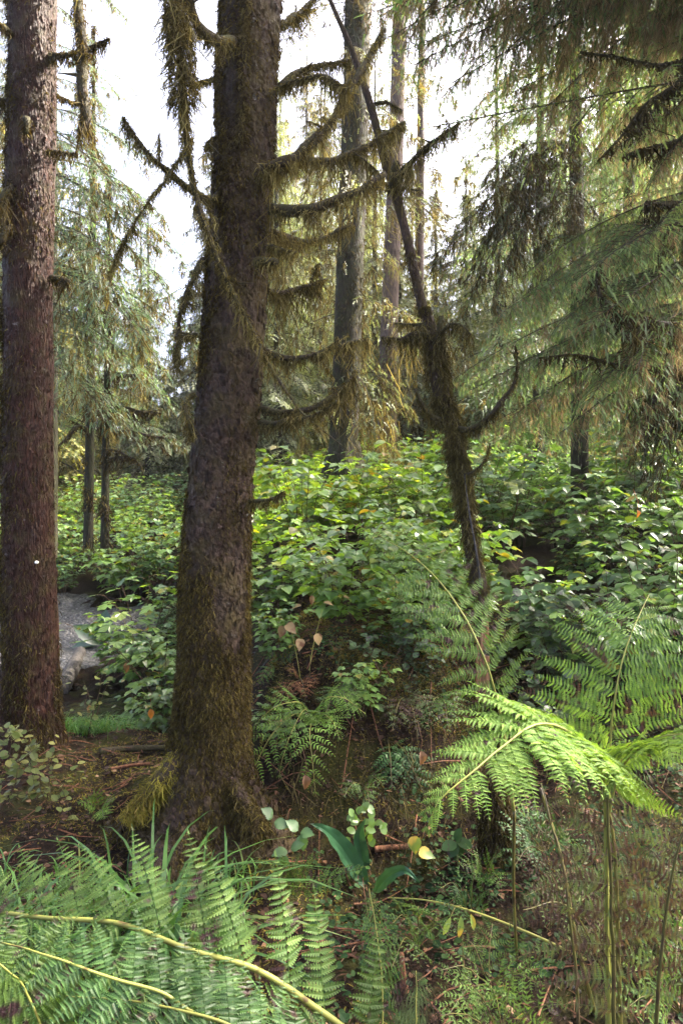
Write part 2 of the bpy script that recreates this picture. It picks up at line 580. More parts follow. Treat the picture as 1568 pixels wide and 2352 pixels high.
M['litter'] = leaf_mat('leaf_litter', [(0, (.02, .010, .006)), (.6, (.07, .032, .015)), (.92, (.14, .07, .032)), (1, (.30, .18, .10))], .1, .7, spec=.3)


def ground_material():
    m, nt, out = new_mat('forest_floor')
    L = nt.links.new
    tc = nt.nodes.new('ShaderNodeTexCoord')
    v = tc.outputs['Object']
    n1 = noise(nt, v, 45, 5, .7)
    r1 = ramp(nt, [(.25, (.004, .003, .002)), (.5, (.013, .008, .005)), (.75, (.042, .023, .013))])
    L(n1.outputs[0], r1.inputs[0])
    n2 = noise(nt, v, 3.2, 4, .65)
    r2 = ramp(nt, [(.48, (0, 0, 0)), (.60, (1, 1, 1))])
    L(n2.outputs[0], r2.inputs[0])
    n3 = noise(nt, v, 60, 3, .7)
    r3 = ramp(nt, [(.3, (.012, .013, .004)), (.7, (.045, .045, .010))])
    L(n3.outputs[0], r3.inputs[0])
    c = mixc(nt, r2.outputs[0], r1.outputs[0], r3.outputs[0])
    p = nt.nodes.new('ShaderNodeBsdfPrincipled')
    L(c, p.inputs['Base Color'])
    p.inputs['Roughness'].default_value = .85
    p.inputs['Specular IOR Level'].default_value = .08
    b = nt.nodes.new('ShaderNodeBump')
    b.inputs['Strength'].default_value = .8
    b.inputs['Distance'].default_value = .03
    L(n1.outputs[0], b.inputs['Height'])
    L(b.outputs[0], p.inputs['Normal'])
    L(p.outputs[0], out.inputs[0])
    return m


def gravel_material():
    m, nt, out = new_mat('grey_gravel')
    L = nt.links.new
    tc = nt.nodes.new('ShaderNodeTexCoord')
    vo = nt.nodes.new('ShaderNodeTexVoronoi')
    vo.inputs['Scale'].default_value = 32
    L(tc.outputs['Object'], vo.inputs['Vector'])
    bw = nt.nodes.new('ShaderNodeRGBToBW')
    L(vo.outputs['Color'], bw.inputs[0])
    r = ramp(nt, [(.2, (.015, .014, .013)), (.6, (.042, .040, .037)), (.9, (.105, .102, .098))])
    L(bw.outputs[0], r.inputs[0])
    p = nt.nodes.new('ShaderNodeBsdfPrincipled')
    L(r.outputs[0], p.inputs['Base Color'])
    p.inputs['Roughness'].default_value = .6
    b = nt.nodes.new('ShaderNodeBump')
    b.inputs['Strength'].default_value = .9
    b.inputs['Distance'].default_value = .02
    b.invert = True
    L(vo.outputs['Distance'], b.inputs['Height'])
    L(b.outputs[0], p.inputs['Normal'])
    L(p.outputs[0], out.inputs[0])
    return m


def water_material():
    m, nt, out = new_mat('dark_still_water')
    L = nt.links.new
    tc = nt.nodes.new('ShaderNodeTexCoord')
    n = noise(nt, tc.outputs['Object'], 9, 3)
    p = nt.nodes.new('ShaderNodeBsdfPrincipled')
    p.inputs['Base Color'].default_value = (.012, .010, .007, 1)
    p.inputs['Roughness'].default_value = .06
    p.inputs['Specular IOR Level'].default_value = .6
    b = nt.nodes.new('ShaderNodeBump')
    b.inputs['Strength'].default_value = .55
    b.inputs['Distance'].default_value = .04
    L(n.outputs[0], b.inputs['Height'])
    L(b.outputs[0], p.inputs['Normal'])
    L(p.outputs[0], out.inputs[0])
    return m


# ------------------------------------------------------------------ ground
def hgt(x, y):
    x, y = np.broadcast_arrays(np.asarray(x, float), np.asarray(y, float))
    p = np.stack([x, y, x * 0], -1)
    sr = sst(-.45, .45, x + .40 + .17 * (y - 3.4))
    a = 3.15 - .45 * sst(.7, 1.8, x)
    mound = .82 * sst(a, a + 1.15, y) + .12 * np.clip(y - 4.4, 0, 7.6)
    gentle = .36 * sst(2.6, 4.5, y) + .27 * np.clip(y - 4.5, 0, 2.8) + .13 * np.clip(y - 7.3, 0, 4.7)
    w = sst(.50, .95, x - .06 * (y - 4))
    right = mound * (1 - w) + gentle * w + .05 * np.clip(y - 12, 0, 40) + (fbm(np.stack([x * .45, y * .45, x * 0], -1), 77) - .5) * .9 * sst(5, 8, y)
    left = -.03 - .10 * sst(4.9, 5.6, y) + .30 * np.clip(y - 8.5, 0, 4) + .06 * np.clip(y - 12.5, 0, 40)
    h = left * (1 - sr) + right * sr
    h = h + .14 * np.exp(-((x + 2.0) ** 2 + (y - 4.75) ** 2) / .5)          # old tree's rooty base
    h = h + .10 * np.exp(-((x + .62) ** 2 + (y - 3.25) ** 2) / .16)
    h = h - .26 * np.exp(-((x + 1.7) ** 2 / .55 + (y - 6.1) ** 2 / 1.3))    # stream pool
    h = h - .16 * np.exp(-((x - .17) ** 2 / .10 + (y - 2.95) ** 2 / .05))
    h = h + (fbm(p * 1.3, 3) - .5) * .22 * sst(1.5, 4, y) + (fbm(p * 5, 9) - .5) * .10 + (fbm(p * 18, 19) - .5) * .035
    return h


def axis(parts):
    return np.unique(np.concatenate([np.linspace(a, b, n) for a, b, n in parts]))


gx = axis([(-52, -40, 4), (-40, -8, 30), (-8, -3, 40), (-3, 3.4, 150), (3.4, 8, 40), (8, 40, 30), (40, 52, 4)])
gy = axis([(-7, 0, 6), (0, 1.2, 16), (1.2, 7, 150), (7, 14, 70), (14, 60, 40), (60, 73, 4)])
GX, GY = np.meshgrid(gx, gy)
GZ = hgt(GX, GY)
mb = MB()
nx, ny = len(gx), len(gy)
i = np.arange(ny - 1)[:, None] * nx + np.arange(nx - 1)[None]
mb.add(np.stack([GX, GY, GZ], -1), np.stack([i, i + 1, i + nx + 1, i + nx], -1).reshape(-1, 4))
M['ground'] = ground_material()
tag(obj('ground', mb, M['ground']), kind='structure')

mb = MB()
mb.add([(-3.4, 4.9, -.20), (-.6, 4.9, -.20), (-.6, 8.0, -.20), (-3.4, 8.0, -.20)], [[0, 1, 2, 3]])
tag(obj('pool_water', mb, water_material()), kind='structure')

mb = MB()
qx, qy = np.meshgrid(np.linspace(-6.5, -2.25, 70), np.linspace(6.6, 10.4, 60))
inside = ((qx + 4.3) / 2.0) ** 2 + ((qy - 8.4) / 1.6) ** 2 + (fbm(np.stack([qx, qy, qx * 0], -1) * 1.5, 44) - .5) * 1.2
zz = np.where(inside < 1, hgt(qx, qy) + .03 * np.clip(1 - inside, 0, .6) + .006, hgt(qx, qy) - .05)
i = np.arange(59)[:, None] * 70 + np.arange(69)[None]
mb.add(np.stack([qx, qy, zz], -1), np.stack([i, i + 1, i + 71, i + 70], -1).reshape(-1, 4))
tag(obj('gravel_path', mb, gravel_material()), kind='structure')


def on(x, y, dz=0.0):
    return np.array((x, y, float(hgt(x, y)) + dz))


def G(px, py):
    """distance at which the line of sight through px, py meets the ground"""
    d = np.arange(1.2, 14, .01)
    z = CZ - (py - 1176) / 1568 * d
    hit = np.nonzero(z <= hgt((px - 784) / 1568 * d, d))[0]
    return float(d[hit[0]]) if len(hit) else 14.0


def GR(px, py, d):
    return float(np.clip(G(px, py) / d, .6, 1.7))


# ------------------------------------------------------------------ leaf templates
def leaf_tpl(prof, teeth=True, fold=.22, curl=.18, tooth=.06):
    """prof: (y, half width); returns verts, face arrays; leaf along +Y, unit length"""
    ys = np.array([p[0] for p in prof])
    xs = np.array([p[1] for p in prof])
    n = len(ys)
    z = lambda x, y: fold * abs(x) - curl * y * y
    V = [(0, y, z(0, y)) for y in ys]
    V += [(-x, y, z(x, y)) for x, y in zip(xs, ys)]
    V += [(x, y, z(x, y)) for x, y in zip(xs, ys)]
    Q, Tt = [], []
    for k in range(n - 1):
        Q.append((k, k + 1, n + k + 1, n + k))
        Q.append((k + 1, k, 2 * n + k, 2 * n + k + 1))
    if teeth:
        for s, o in ((-1, n), (1, 2 * n)):
            for k in range(n - 1):
                a, b = V[o + k], V[o + k + 1]
                t = (b[0] + s * tooth, b[1] + tooth * .3, (a[2] + b[2]) / 2)
                if k == n - 2:
                    continue
                V.append(t)
                Tt.append((o + k, len(V) - 1, o + k + 1) if s > 0 else (o + k + 1, len(V) - 1, o + k))
    F = [np.array(Q)]
    if Tt:
        F.append(np.array(Tt))
    return np.array(V, float), F


OVATE = leaf_tpl([(0, .02), (.12, .24), (.3, .36), (.48, .36), (.65, .27), (.82, .14), (1, .01)])
OVATE_LOW = leaf_tpl([(0, .02), (.3, .38), (.65, .28), (1, .01)], False)
ROUND = leaf_tpl([(0, .03), (.2, .3), (.5, .40), (.8, .27), (1, .03)], False, .15, .10)
PINN = leaf_tpl([(0, .10), (.25, .17), (.6, .15), (.85, .09), (1, .02)], False, .10, .22)
def pinnule_tpl(n=7, w=.19, droop=.18):
    V, Q = [(0, 0, 0)], []
    ys = np.linspace(0, 1, n + 1)
    for y in ys[1:]:
        V.append((0, y, -droop * y * y))
    for k in range(n):
        y0, y1 = ys[k], ys[k + 1]
        ww = w * (1 - .80 * (k / n) ** 1.6) * (1.0 if k else .8)
        for sg in (-1, 1):
            zz = .05 - droop * y0 * y0
            V.append((sg * ww, y0 + (y1 - y0) * .55 + .03, zz))
            V.append((sg * ww * .82, y1 + .035, zz - .01))
            a, b = len(V) - 2, len(V) - 1
            Q.append((k, a, b, k + 1) if sg > 0 else (k, k + 1, b, a))
    return np.array(V, float), [np.array(Q)]


PINN_L = pinnule_tpl()
PINN_W = leaf_tpl([(0, .14), (.3, .27), (.65, .22), (1, .03)], False, .10, .22)
PINN_T = leaf_tpl([(0, .09), (.2, .13), (.45, .13), (.7, .09), (1, .01)], True, .10, .22, .07)
SPEAR = leaf_tpl([(0, .03), (.15, .10), (.4, .16), (.65, .15), (.85, .09), (1, .01)], False, .35, .25)
HEART = leaf_tpl([(-.10, .18), (.0, .34), (.2, .43), (.45, .38), (.7, .22), (.88, .09), (1, .01)], False, .35, .15)


CURLED = leaf_tpl([(0, .03), (.12, .22), (.3, .34), (.5, .33), (.7, .22), (.88, .09), (1, .01)], True, .75, .45, .03)


def lobed_tpl():
    out = []
    spec = [(-150, .35), (-115, .62), (-100, .40), (-75, .60), (-62, .80), (-48, .52), (-30, .70), (-12, .85), (0, 1.0), (12, .85), (30, .70), (48, .52), (62, .80), (75, .60), (100, .40), (115, .62), (150, .35)]
    V = [(0, 0.0, 0)]
    for a, r in spec:
        r *= .62
        V.append((math.sin(R(a)) * r, math.cos(R(a)) * r + .0, -.22 * r * r + .05 * (abs(a) % 40 < 15)))
    T = [(0, k + 1, k) for k in range(1, len(spec))]
    return np.array(V, float), [np.array(T)]


LOBED = lobed_tpl()


def euler_jit(rng, n, k):
    return rng.normal(0, k, (n, 3))


# ------------------------------------------------------------------ conifer boughs
def twig_tpl(n, w=.15, wz=.02):
    V, T = [], []
    sp = np.linspace(0, 1, n + 1)
    for k, y in enumerate(sp):
        V.append((0, y, -.12 * y * y))
    rg = np.random.default_rng(n)
    for k in range(n):
        f = (1 - .55 * (k / n) ** 2)
        for s in (-1, 1):
            y0 = sp[k]
            tip = (s * w * f * rg.uniform(.8, 1.1), y0 + .9 / n + .03, -.12 * y0 * y0 + rg.uniform(-wz, wz))
            V.append(tip)
            T.append((k, k + 1, len(V) - 1) if s < 0 else (k + 1, k, len(V) - 1))
    return np.array(V, float), [np.array(T)]


TWIG_HI = twig_tpl(10, .15)
TWIG_MID = twig_tpl(6, .16)
TWIG_LOW = twig_tpl(3, .22)


def bough(rng, L=1.5, lat=.42, twig=.10, nb=34, step=.045, tpl=TWIG_HI, droop=.35, hangt=.35, wood=.009, sag=.18):
    """one feathery bough along +Y; returns needle MB, wood MB and the branchlet lines"""
    nd, wd, lines = MB(), MB(), []
    ts = np.linspace(0, 1, 14)
    axis_ = np.stack([.06 * L * np.sin(ts * 3 + rng.uniform(0, 6)), ts * L, .10 * L * ts - droop * L * ts ** 2], -1)
    tube(wd, axis_, wood * (1 - .85 * ts) + .001, 5, cap=False)
    lines.append(axis_)
    D, N, T, S = [], [], [], []
    for k in range(nb):
        t = .10 + .90 * (k + rng.uniform(0, .6)) / nb
        t = min(t, .99)
        side = 1 if k % 2 else -1
        b = np.array([np.interp(t, ts, axis_[:, q]) for q in range(3)])
        l = lat * L * ((1 - t) ** .75 * .9 + .10) * rng.uniform(.65, 1.15) * min(1, .45 + t * 2.2)
        a = R(rng.uniform(48, 66))
        d = np.array([side * math.sin(a), math.cos(a), rng.normal(-.05, .10)])
        u = np.linspace(0, 1, 6)[:, None]
        ln = b + d * l * u + np.array([0, 0, -1]) * l * hangt * u ** 2 * rng.uniform(.5, 1.4)
        tube(wd, ln, np.linspace(wood * .35, .0008, 6), 3, cap=False)
        lines.append(ln)
        m = max(int(l / step), 2)
        for q in range(m):
            w = (q + rng.uniform(.2, .8)) / m
            o = np.array([np.interp(w, u[:, 0], ln[:, z]) for z in range(3)])
            sd_ = 1 if q % 2 else -1
            fw = unit(d + np.array([0, 0, -hangt * 2 * w]))
            lt = unit(np.cross(fw, [0, 0, 1])) * sd_
            aa = R(rng.uniform(35, 60))
            td = fw * math.cos(aa) + lt * math.sin(aa) + np.array([0, 0, rng.normal(-sag, .16)])
            D.append(td)
            T.append(o)
            N.append(np.array([rng.normal(0, .25), rng.normal(0, .25), 1]))
            S.append(twig * rng.uniform(.65, 1.2) * (1 - .35 * w))
        D.append(ln[-1] - ln[-2]); T.append(ln[-1]); N.append(np.array([0, 0, 1.])); S.append(twig)
    for w in np.linspace(.75, 1, 6):
        o = np.array([np.interp(w, ts, axis_[:, q]) for q in range(3)])
        D.append(axis_[-1] - axis_[-2] + rng.normal(0, .02, 3)); T.append(o); N.append(np.array([0, 0, 1.])); S.append(twig)
    Mx = frames(np.array(D), np.array(N)) * np.array(S)[:, None, None]
    nd.stamp(tpl[0], tpl[1], Mx, np.array(T))
    return nd, wd, lines


def moss_on(lines, rng, dens, Lmax, W, skew=3.2, fuzz=0, fl=.02, spread=.02):
    mb = MB()
    for ln in lines:
        drape(mb, ln, dens, Lmax, W, rng, r=.003, fuzz=fuzz, fl=fl, skew=skew, spread=spread)
    return mb


PITCHES = (8, -14, -34)


def bough_kit(seed, n, needle, moss, mossd=(8, .16, .006), **kw):
    """n bough variants at each of three pitches, so that their moss hangs straight down"""
    kit = {}
    for pi, pitch in enumerate(PITCHES):
        kit[pi] = []
        c, q = math.cos(R(pitch)), math.sin(R(pitch))
        RX = np.array([[1, 0, 0], [0, c, -q], [0, q, c]])
        for k in range(n):
            rng = np.random.default_rng(seed + k + 17 * pi)
            nd, wd, ln = bough(rng, **kw)
            mw = MB()
            mw.merge(wd, RX, np.zeros(3), dm=0)
            mw.merge(nd, RX, np.zeros(3), dm=1)
            me = mw.mesh('bough', [M['twig_wood'], M[needle]], smooth_=False)
            mm = None
            if moss:
                mm = moss_on([l @ RX.T for l in ln], rng, *mossd).mesh('hanging_moss', [M[moss]], smooth_=False)
            kit[pi].append((me, mm))
    kit['L'] = kw['L']
    return kit


def place_bough(root, kit, k, base, tip, L=None, roll=0.0, width=1.0):
    base, tip = np.asarray(base, float), np.asarray(tip, float)
    d = tip - base
    ln = np.linalg.norm(d)
    d[2] += .16 * ln                      # the bough droops by itself: aim a little higher
    ln = np.linalg.norm(d)
    s = ln / kit['L']
    el = math.degrees(math.asin(d[2] / ln))
    pi = int(np.argmin([abs(el - p) for p in PITCHES]))
    a = R(el - PITCHES[pi])
    az = math.atan2(-d[0], d[1])
    RZ = np.array([[math.cos(az), -math.sin(az), 0], [math.sin(az), math.cos(az), 0], [0, 0, 1]])
    RX = np.array([[1, 0, 0], [0, math.cos(a), -math.sin(a)], [0, math.sin(a), math.cos(a)]])
    RY = np.array([[math.cos(roll), 0, math.sin(roll)], [0, 1, 0], [-math.sin(roll), 0, math.cos(roll)]])
    F = RZ @ RX @ RY * s * np.array([width, 1, 1])
    me, mm = kit[pi][k % len(kit[pi])]
    o = inst('bough', me, root, F, base)
    if mm is not None:
        inst('hanging_moss', mm, o, np.eye(3), np.zeros(3))
    return o


# ------------------------------------------------------------------ trunks
def trunk(mb, pts, rads, seg, n, bump=.10, freq=9, seed=0, flare=None, m=0, cap=True):
    pr = smooth(np.column_stack([pts, rads]), n)
    c, r = pr[:, :3], pr[:, 3]
    a = np.linspace(0, 2 * np.pi, seg, endpoint=False)
    D = np.stack([np.cos(a), np.sin(a), a * 0], -1)
    rr = np.repeat(r[:, None], seg, 1)
    pos = c[:, None] + D[None] * rr[..., None]
    q = pos * np.array([1, 1, .35])
    rr = rr * (1 + bump * (fbm(q * freq, seed) - .5) * 2 + bump * .5 * (fbm(q * freq * 4, seed + 5) - .5) * 2)
    if flare:
        h0, amt, nl = flare
        f = np.clip(1 - (c[:, 2] - c[0, 2]) / h0, 0, 1)[:, None] ** 2
        rr = rr * (1 + amt * f * (.5 + .5 * np.cos(a * nl + 1.0)[None]))
    V = c[:, None] + D[None] * rr[..., None]
    i = np.arange(n - 1)[:, None] * seg
    j = np.arange(seg)[None]
    k = (j + 1) % seg
    mb.add(V, np.stack([i + j, i + k, i + seg + k, i + seg + j], -1).reshape(-1, 4), m)
    return c, rr


FLAKE = (np.array([(0, 0, .10), (.5, .1, 0), (.36, .62, .02), (-.1, .75, .05), (-.48, .4, 0), (-.42, -.35, -.02), (.05, -.62, .0), (.42, -.42, .03)]), [np.array([(0, a, a % 7 + 1) for a in range(1, 8)])])


def bark_flakes(mb, c, rr, cnt, rng, size=(.012, .03), aspect=1.0, tilt=.28, m=0):
    n, seg = rr.shape
    i = rng.uniform(0, n - 1.001, cnt)
    a = rng.uniform(np.pi * .95, np.pi * 2.05, cnt)
    i0 = i.astype(int)
    f = (i - i0)[:, None]
    cc = c[i0] * (1 - f) + c[i0 + 1] * f
    r = rr[i0, (a / (2 * np.pi) * seg).astype(int) % seg]
    D = np.stack([np.cos(a), np.sin(a), a * 0], -1)
    up = np.array([0, 0, 1.]) + rng.normal(0, .25, (cnt, 3))
    F = frames(up, D + rng.normal(0, tilt, (cnt, 3)))
    S = rng.uniform(*size, cnt)
    F = F * np.stack([S, S * aspect, S], -1)[:, None, :]
    mb.stamp(FLAKE[0], FLAKE[1], F, cc + D * r[:, None] * 1.004, m)


def trunk_moss(mb, c, rr, cnt, rng, dens, L=(.02, .06), W=.005, zmax=None, m=0, hang=.9):
    """moss ribbons on the bark; dens(z, angle) -> 0..1"""
    n, seg = rr.shape
    k = cnt * 4
    i = rng.uniform(0, n - 1.001, k)
    a = rng.uniform(0, 2 * np.pi, k)
    i0 = i.astype(int)
    f = (i - i0)[:, None]
    cc = c[i0] * (1 - f) + c[i0 + 1] * f
    j = (a / (2 * np.pi) * seg).astype(int) % seg
    r = rr[i0, j] * (1 - f[:, 0]) + rr[i0 + 1, j] * f[:, 0]
    D = np.stack([np.cos(a), np.sin(a), a * 0], -1)
    p = cc + D * r[:, None] * .985
    keep = (rng.uniform(0, 1, k) < dens(p, a)) & (D[:, 1] < .35)
    p, D = p[keep][:cnt], D[keep][:cnt]
    q = len(p)
    # tufts: several ribbons share one root
    o = D + rng.normal(0, .55, (q, 3))
    strands(mb, p, o, rng.uniform(L[0], L[1], q), W, rng, m, hang=hang, wig=.35)


def mossy_branch(root, pts, r0, r1, rng, dens=45, Lmax=.16, W=.005, fuzz=500, fl=.03, moss='moss_hang', n=None, bend=.015, wood='twig_wood', skew=2.2, spread=.022, name='branch'):
    pts = np.asarray(pts, float)
    ln = np.linalg.norm(np.diff(pts, axis=0), axis=1).sum()
    n = n or max(int(ln / .03), 6)
    c = smooth(pts, n)
    c = c + np.stack([(vnoise(np.stack([np.arange(n) * .35, np.full(n, q), np.full(n, rng.uniform(0, 50))], -1), 3) - .5) for q in (1., 7., 13.)], -1) * bend * np.minimum(1, np.arange(n) / 4)[:, None]
    mb = MB()
    rad = np.linspace(r0, r1, n)
    tube(mb, c, rad, 8, bump=.55, freq=16, seed=int(rng.integers(99)))
    side = []
    if ln > .35 and name == 'branch':
        for _ in range(int(rng.integers(2, 5))):
            k = int(rng.integers(n // 5, n - 2))
            dr = unit(unit(c[min(k + 2, n - 1)] - c[k]) * .6 + rng.normal(0, .75, 3) * [1, 1, .6])
            l = rng.uniform(.06, .32) * min(1, ln)
            sc = c[k] + dr * l * np.linspace(0, 1, 8)[:, None] + np.array([0, 0, -.12 * l]) * np.linspace(0, 1, 8)[:, None] ** 2
            tube(mb, sc, np.linspace(rad[k] * .45, .0015, 8), 5, bump=.3, freq=30)
            side.append(sc)
    o = obj(name, mb, M[wood], root)
    mm = MB()
    drape(mm, c, dens, Lmax, W, rng, r=rad, fuzz=fuzz, fl=fl, skew=skew, spread=spread)
    for sc in side:
        if rng.uniform() < .75:
            drape(mm, sc, dens * .7, Lmax * .7, W, rng, r=.004, fuzz=fuzz * .5, fl=fl * .8, skew=skew, spread=spread)
    g = obj('hanging_moss', mm, M[moss], root, smooth_=False)
    g.parent = o
    return c


# ---- the big purple-barked spruce in the middle
def build_main_spruce():
    d = 3.3
    rng = np.random.default_rng(11)
    px = [(462, 1915, 165), (468, 1850, 132), (476, 1780, 106), (485, 1680, 91), (488, 1600, 87), (491, 1500, 83), (496, 1300, 80), (508, 1100, 77), (528, 900, 78), (548, 600, 72), (564, 300, 72), (577, 0, 74), (592, -400, 72), (610, -1000, 66), (640, -2200, 52), (670, -4000, 30)]
    pts = np.array([P(a, b, d) for a, b, _ in px])
    rad = np.array([w * .93 / 1568 * d for _, _, w in px])
    root = thing('mossy_spruce_tree', 'thick purple-brown spruce with moss-draped bare limbs rising beside the mossy bank', 'tree', (pts[0][0], d, 0))
    mb = MB()
    c, rr = trunk(mb, pts, rad, 72, 420, .07, 10, 3, flare=(.55, .55, 4))
    vis = c[:, 2] < 4.6
    bark_flakes(mb, c[vis], rr[vis], 8000, rng, (.010, .034), 1.0, .36)
    obj('trunk', mb, M['bark'], root)
    mm = MB()

    def dens(p, a):
        z = p[:, 2]
        leftness = .5 - .5 * np.cos(a - np.pi) * -1
        leftness = (1 - np.cos(a)) / 2
        base = .06 + .80 * sst(1.9, .35, z) + .50 * leftness ** 2 * sst(4.2, 1.2, z) + .35 * leftness ** 2
        patch = fbm(p * np.array([6, 6, 2.5]), 21)
        return np.clip(base * sst(.36, .58, patch) * 1.8 + .9 * sst(.75, .25, z), 0, 1)
    vis = c[:, 2] < 4.6
    trunk_moss(mm, c[vis], rr[vis], 42000, rng, dens, (.008, .046), .0046, hang=.8)
    low = c[:, 2] < .95
    trunk_moss(mm, c[low], rr[low], 11000, rng, lambda p, a: p[:, 0] * 0 + 1, (.010, .045), .0046, hang=.8)
    obj('moss', mm, M['moss_trunk'], root, smooth_=False)
    br = [
        ([(640, 200, 3.3), (690, 165, 3.35), (740, 150, 3.4), (800, 140, 3.5)], .018, .008, .12),
        ([(640, 205, 3.25), (690, 183, 3.15), (740, 178, 3.1), (800, 205, 3.0)], .015, .006, .14),
        ([(600, 388, 3.15), (650, 372, 3.15), (700, 345, 3.2), (750, 295, 3.25), (792, 230, 3.3), (848, 130, 3.4), (884, 68, 3.45)], .028, .010, .17),
        ([(630, 398, 3.3), (700, 372, 3.4), (784, 362, 3.5), (864, 322, 3.6), (928, 282, 3.7)], .022, .009, .20),
        ([(620, 482, 3.2), (665, 482, 3.15), (710, 484, 3.1), (770, 460, 3.1), (820, 440, 3.1), (886, 402, 3.15)], .030, .013, .24),
        ([(625, 535, 3.35), (665, 548, 3.5), (710, 556, 3.6), (760, 540, 3.7), (805, 512, 3.8)], .022, .009, .22),
        ([(618, 562, 3.2), (645, 572, 3.05), (680, 580, 2.95)], .012, .005, .06),
        ([(612, 668, 3.3), (650, 672, 3.4), (700, 660, 3.5), (750, 640, 3.6)], .014, .006, .20),
        ([(606, 806, 3.2), (650, 820, 3.15), (705, 818, 3.1), (770, 798, 3.1), (848, 780, 3.15)], .018, .006, .12),
        ([(598, 938, 3.25), (640, 948, 3.2), (690, 946, 3.2), (740, 925, 3.2), (785, 895, 3.25), (822, 850, 3.3)], .019, .006, .12),
        ([(596, 972, 3.2), (640, 970, 3.1), (690, 964, 3.0), (740, 945, 2.95), (775, 918, 2.9)], .014, .005, .11),
        ([(575, 1150, 3.2), (600, 1152, 3.1), (630, 1140, 3.0), (652, 1126, 2.95)], .010, .004, .09),
        ([(505, 455, 3.2), (480, 456, 3.15), (445, 438, 3.1), (395, 402, 3.05), (352, 365, 3.0), (318, 322, 3.0), (282, 270, 3.0)], .020, .006, .12),
        ([(442, 318, 3.1), (415, 360, 3.05), (388, 395, 3.0), (345, 465, 3.0), (305, 525, 3.0), (266, 594, 3.0)], .008, .003, .05),
        ([(535, 95, 3.15), (500, 92, 3.05), (465, 70, 3.0), (440, 25, 2.95), (425, -60, 2.9)], .026, .018, .17),
        ([(500, 180, 3.3), (470, 186, 3.4), (440, 196, 3.5)], .014, .006, .10),
        ([(495, 320, 3.3), (478, 330, 3.4), (470, 345, 3.45)], .014, .008, .08),
        ([(468, 595, 3.25), (445, 640, 3.2), (425, 690, 3.2), (410, 740, 3.2), (405, 800, 3.2), (410, 850, 3.2)], .016, .006, .09),
        ([(448, 770, 3.25), (430, 768, 3.2), (412, 758, 3.2)], .014, .007, .10),
        ([(445, 905, 3.2), (428, 915, 3.15), (425, 945, 3.1), (440, 1000, 3.1)], .014, .006, .08),
        ([(640, 60, 3.4), (700, 20, 3.6), (770, -60, 3.8)], .016, .006, .12),
        ([(590, 602, 3.12), (612, 598, 3.05), (632, 602, 3.0)], .022, .016, .09),
    ]
    for pts_, r0, r1, Lm in br:
        mossy_branch(root, PL(pts_), r0, r1, rng, 70, Lm * 1.35, .0040, 900, .028, skew=2.9)
    # dark seam of moss running down the upper trunk
    seam = PL([(566, -40, 3.155), (562, 60, 3.15), (560, 160, 3.15), (557, 260, 3.15), (555, 330, 3.15)])
    mm = MB()
    drape(mm, seam, 90, .16, .005, rng, r=.02, fuzz=900, fl=.035)
    obj('moss', mm, M['moss_dark'], root, smooth_=False)
    # mossy root running down to the soil
    for q, r0 in (([(478, 1660, 3.3), (415, 1745, 3.2), (350, 1818, 3.15), (285, 1880, 3.12)], .085), ([(500, 1740, 3.3), (555, 1835, 3.1), (605, 1910, 3.0)], .06)):
        cc = smooth(PL(q), 40)
        rb = MB()
        tube(rb, cc, np.linspace(r0, .02, 40), 14, bump=.2, freq=12)
        o = obj('root', rb, M['snag_bark'], root)
        mm = MB()
        drape(mm, cc, 1, .03, .005, rng, r=np.linspace(r0, .02, 40), fuzz=9000, fl=.04)
        g = obj('moss', mm, M['moss_green' if r0 > .07 else 'moss_trunk'], root, smooth_=False)
        g.parent = o
    # upper crown, above the picture
    kit = KIT['plain']
    for k in range(34):
        z = 6.5 + k * .38
        az = k * 2.4
        ctr = np.array([np.interp(z, c[:, 2], c[:, 0]), d, z])
        l = 2.6 - 1.5 * k / 34
        place_bough(root, kit, k, ctr, ctr + np.array([math.cos(az) * l, math.sin(az) * l, -.25 * l]), 1.5)
    return root


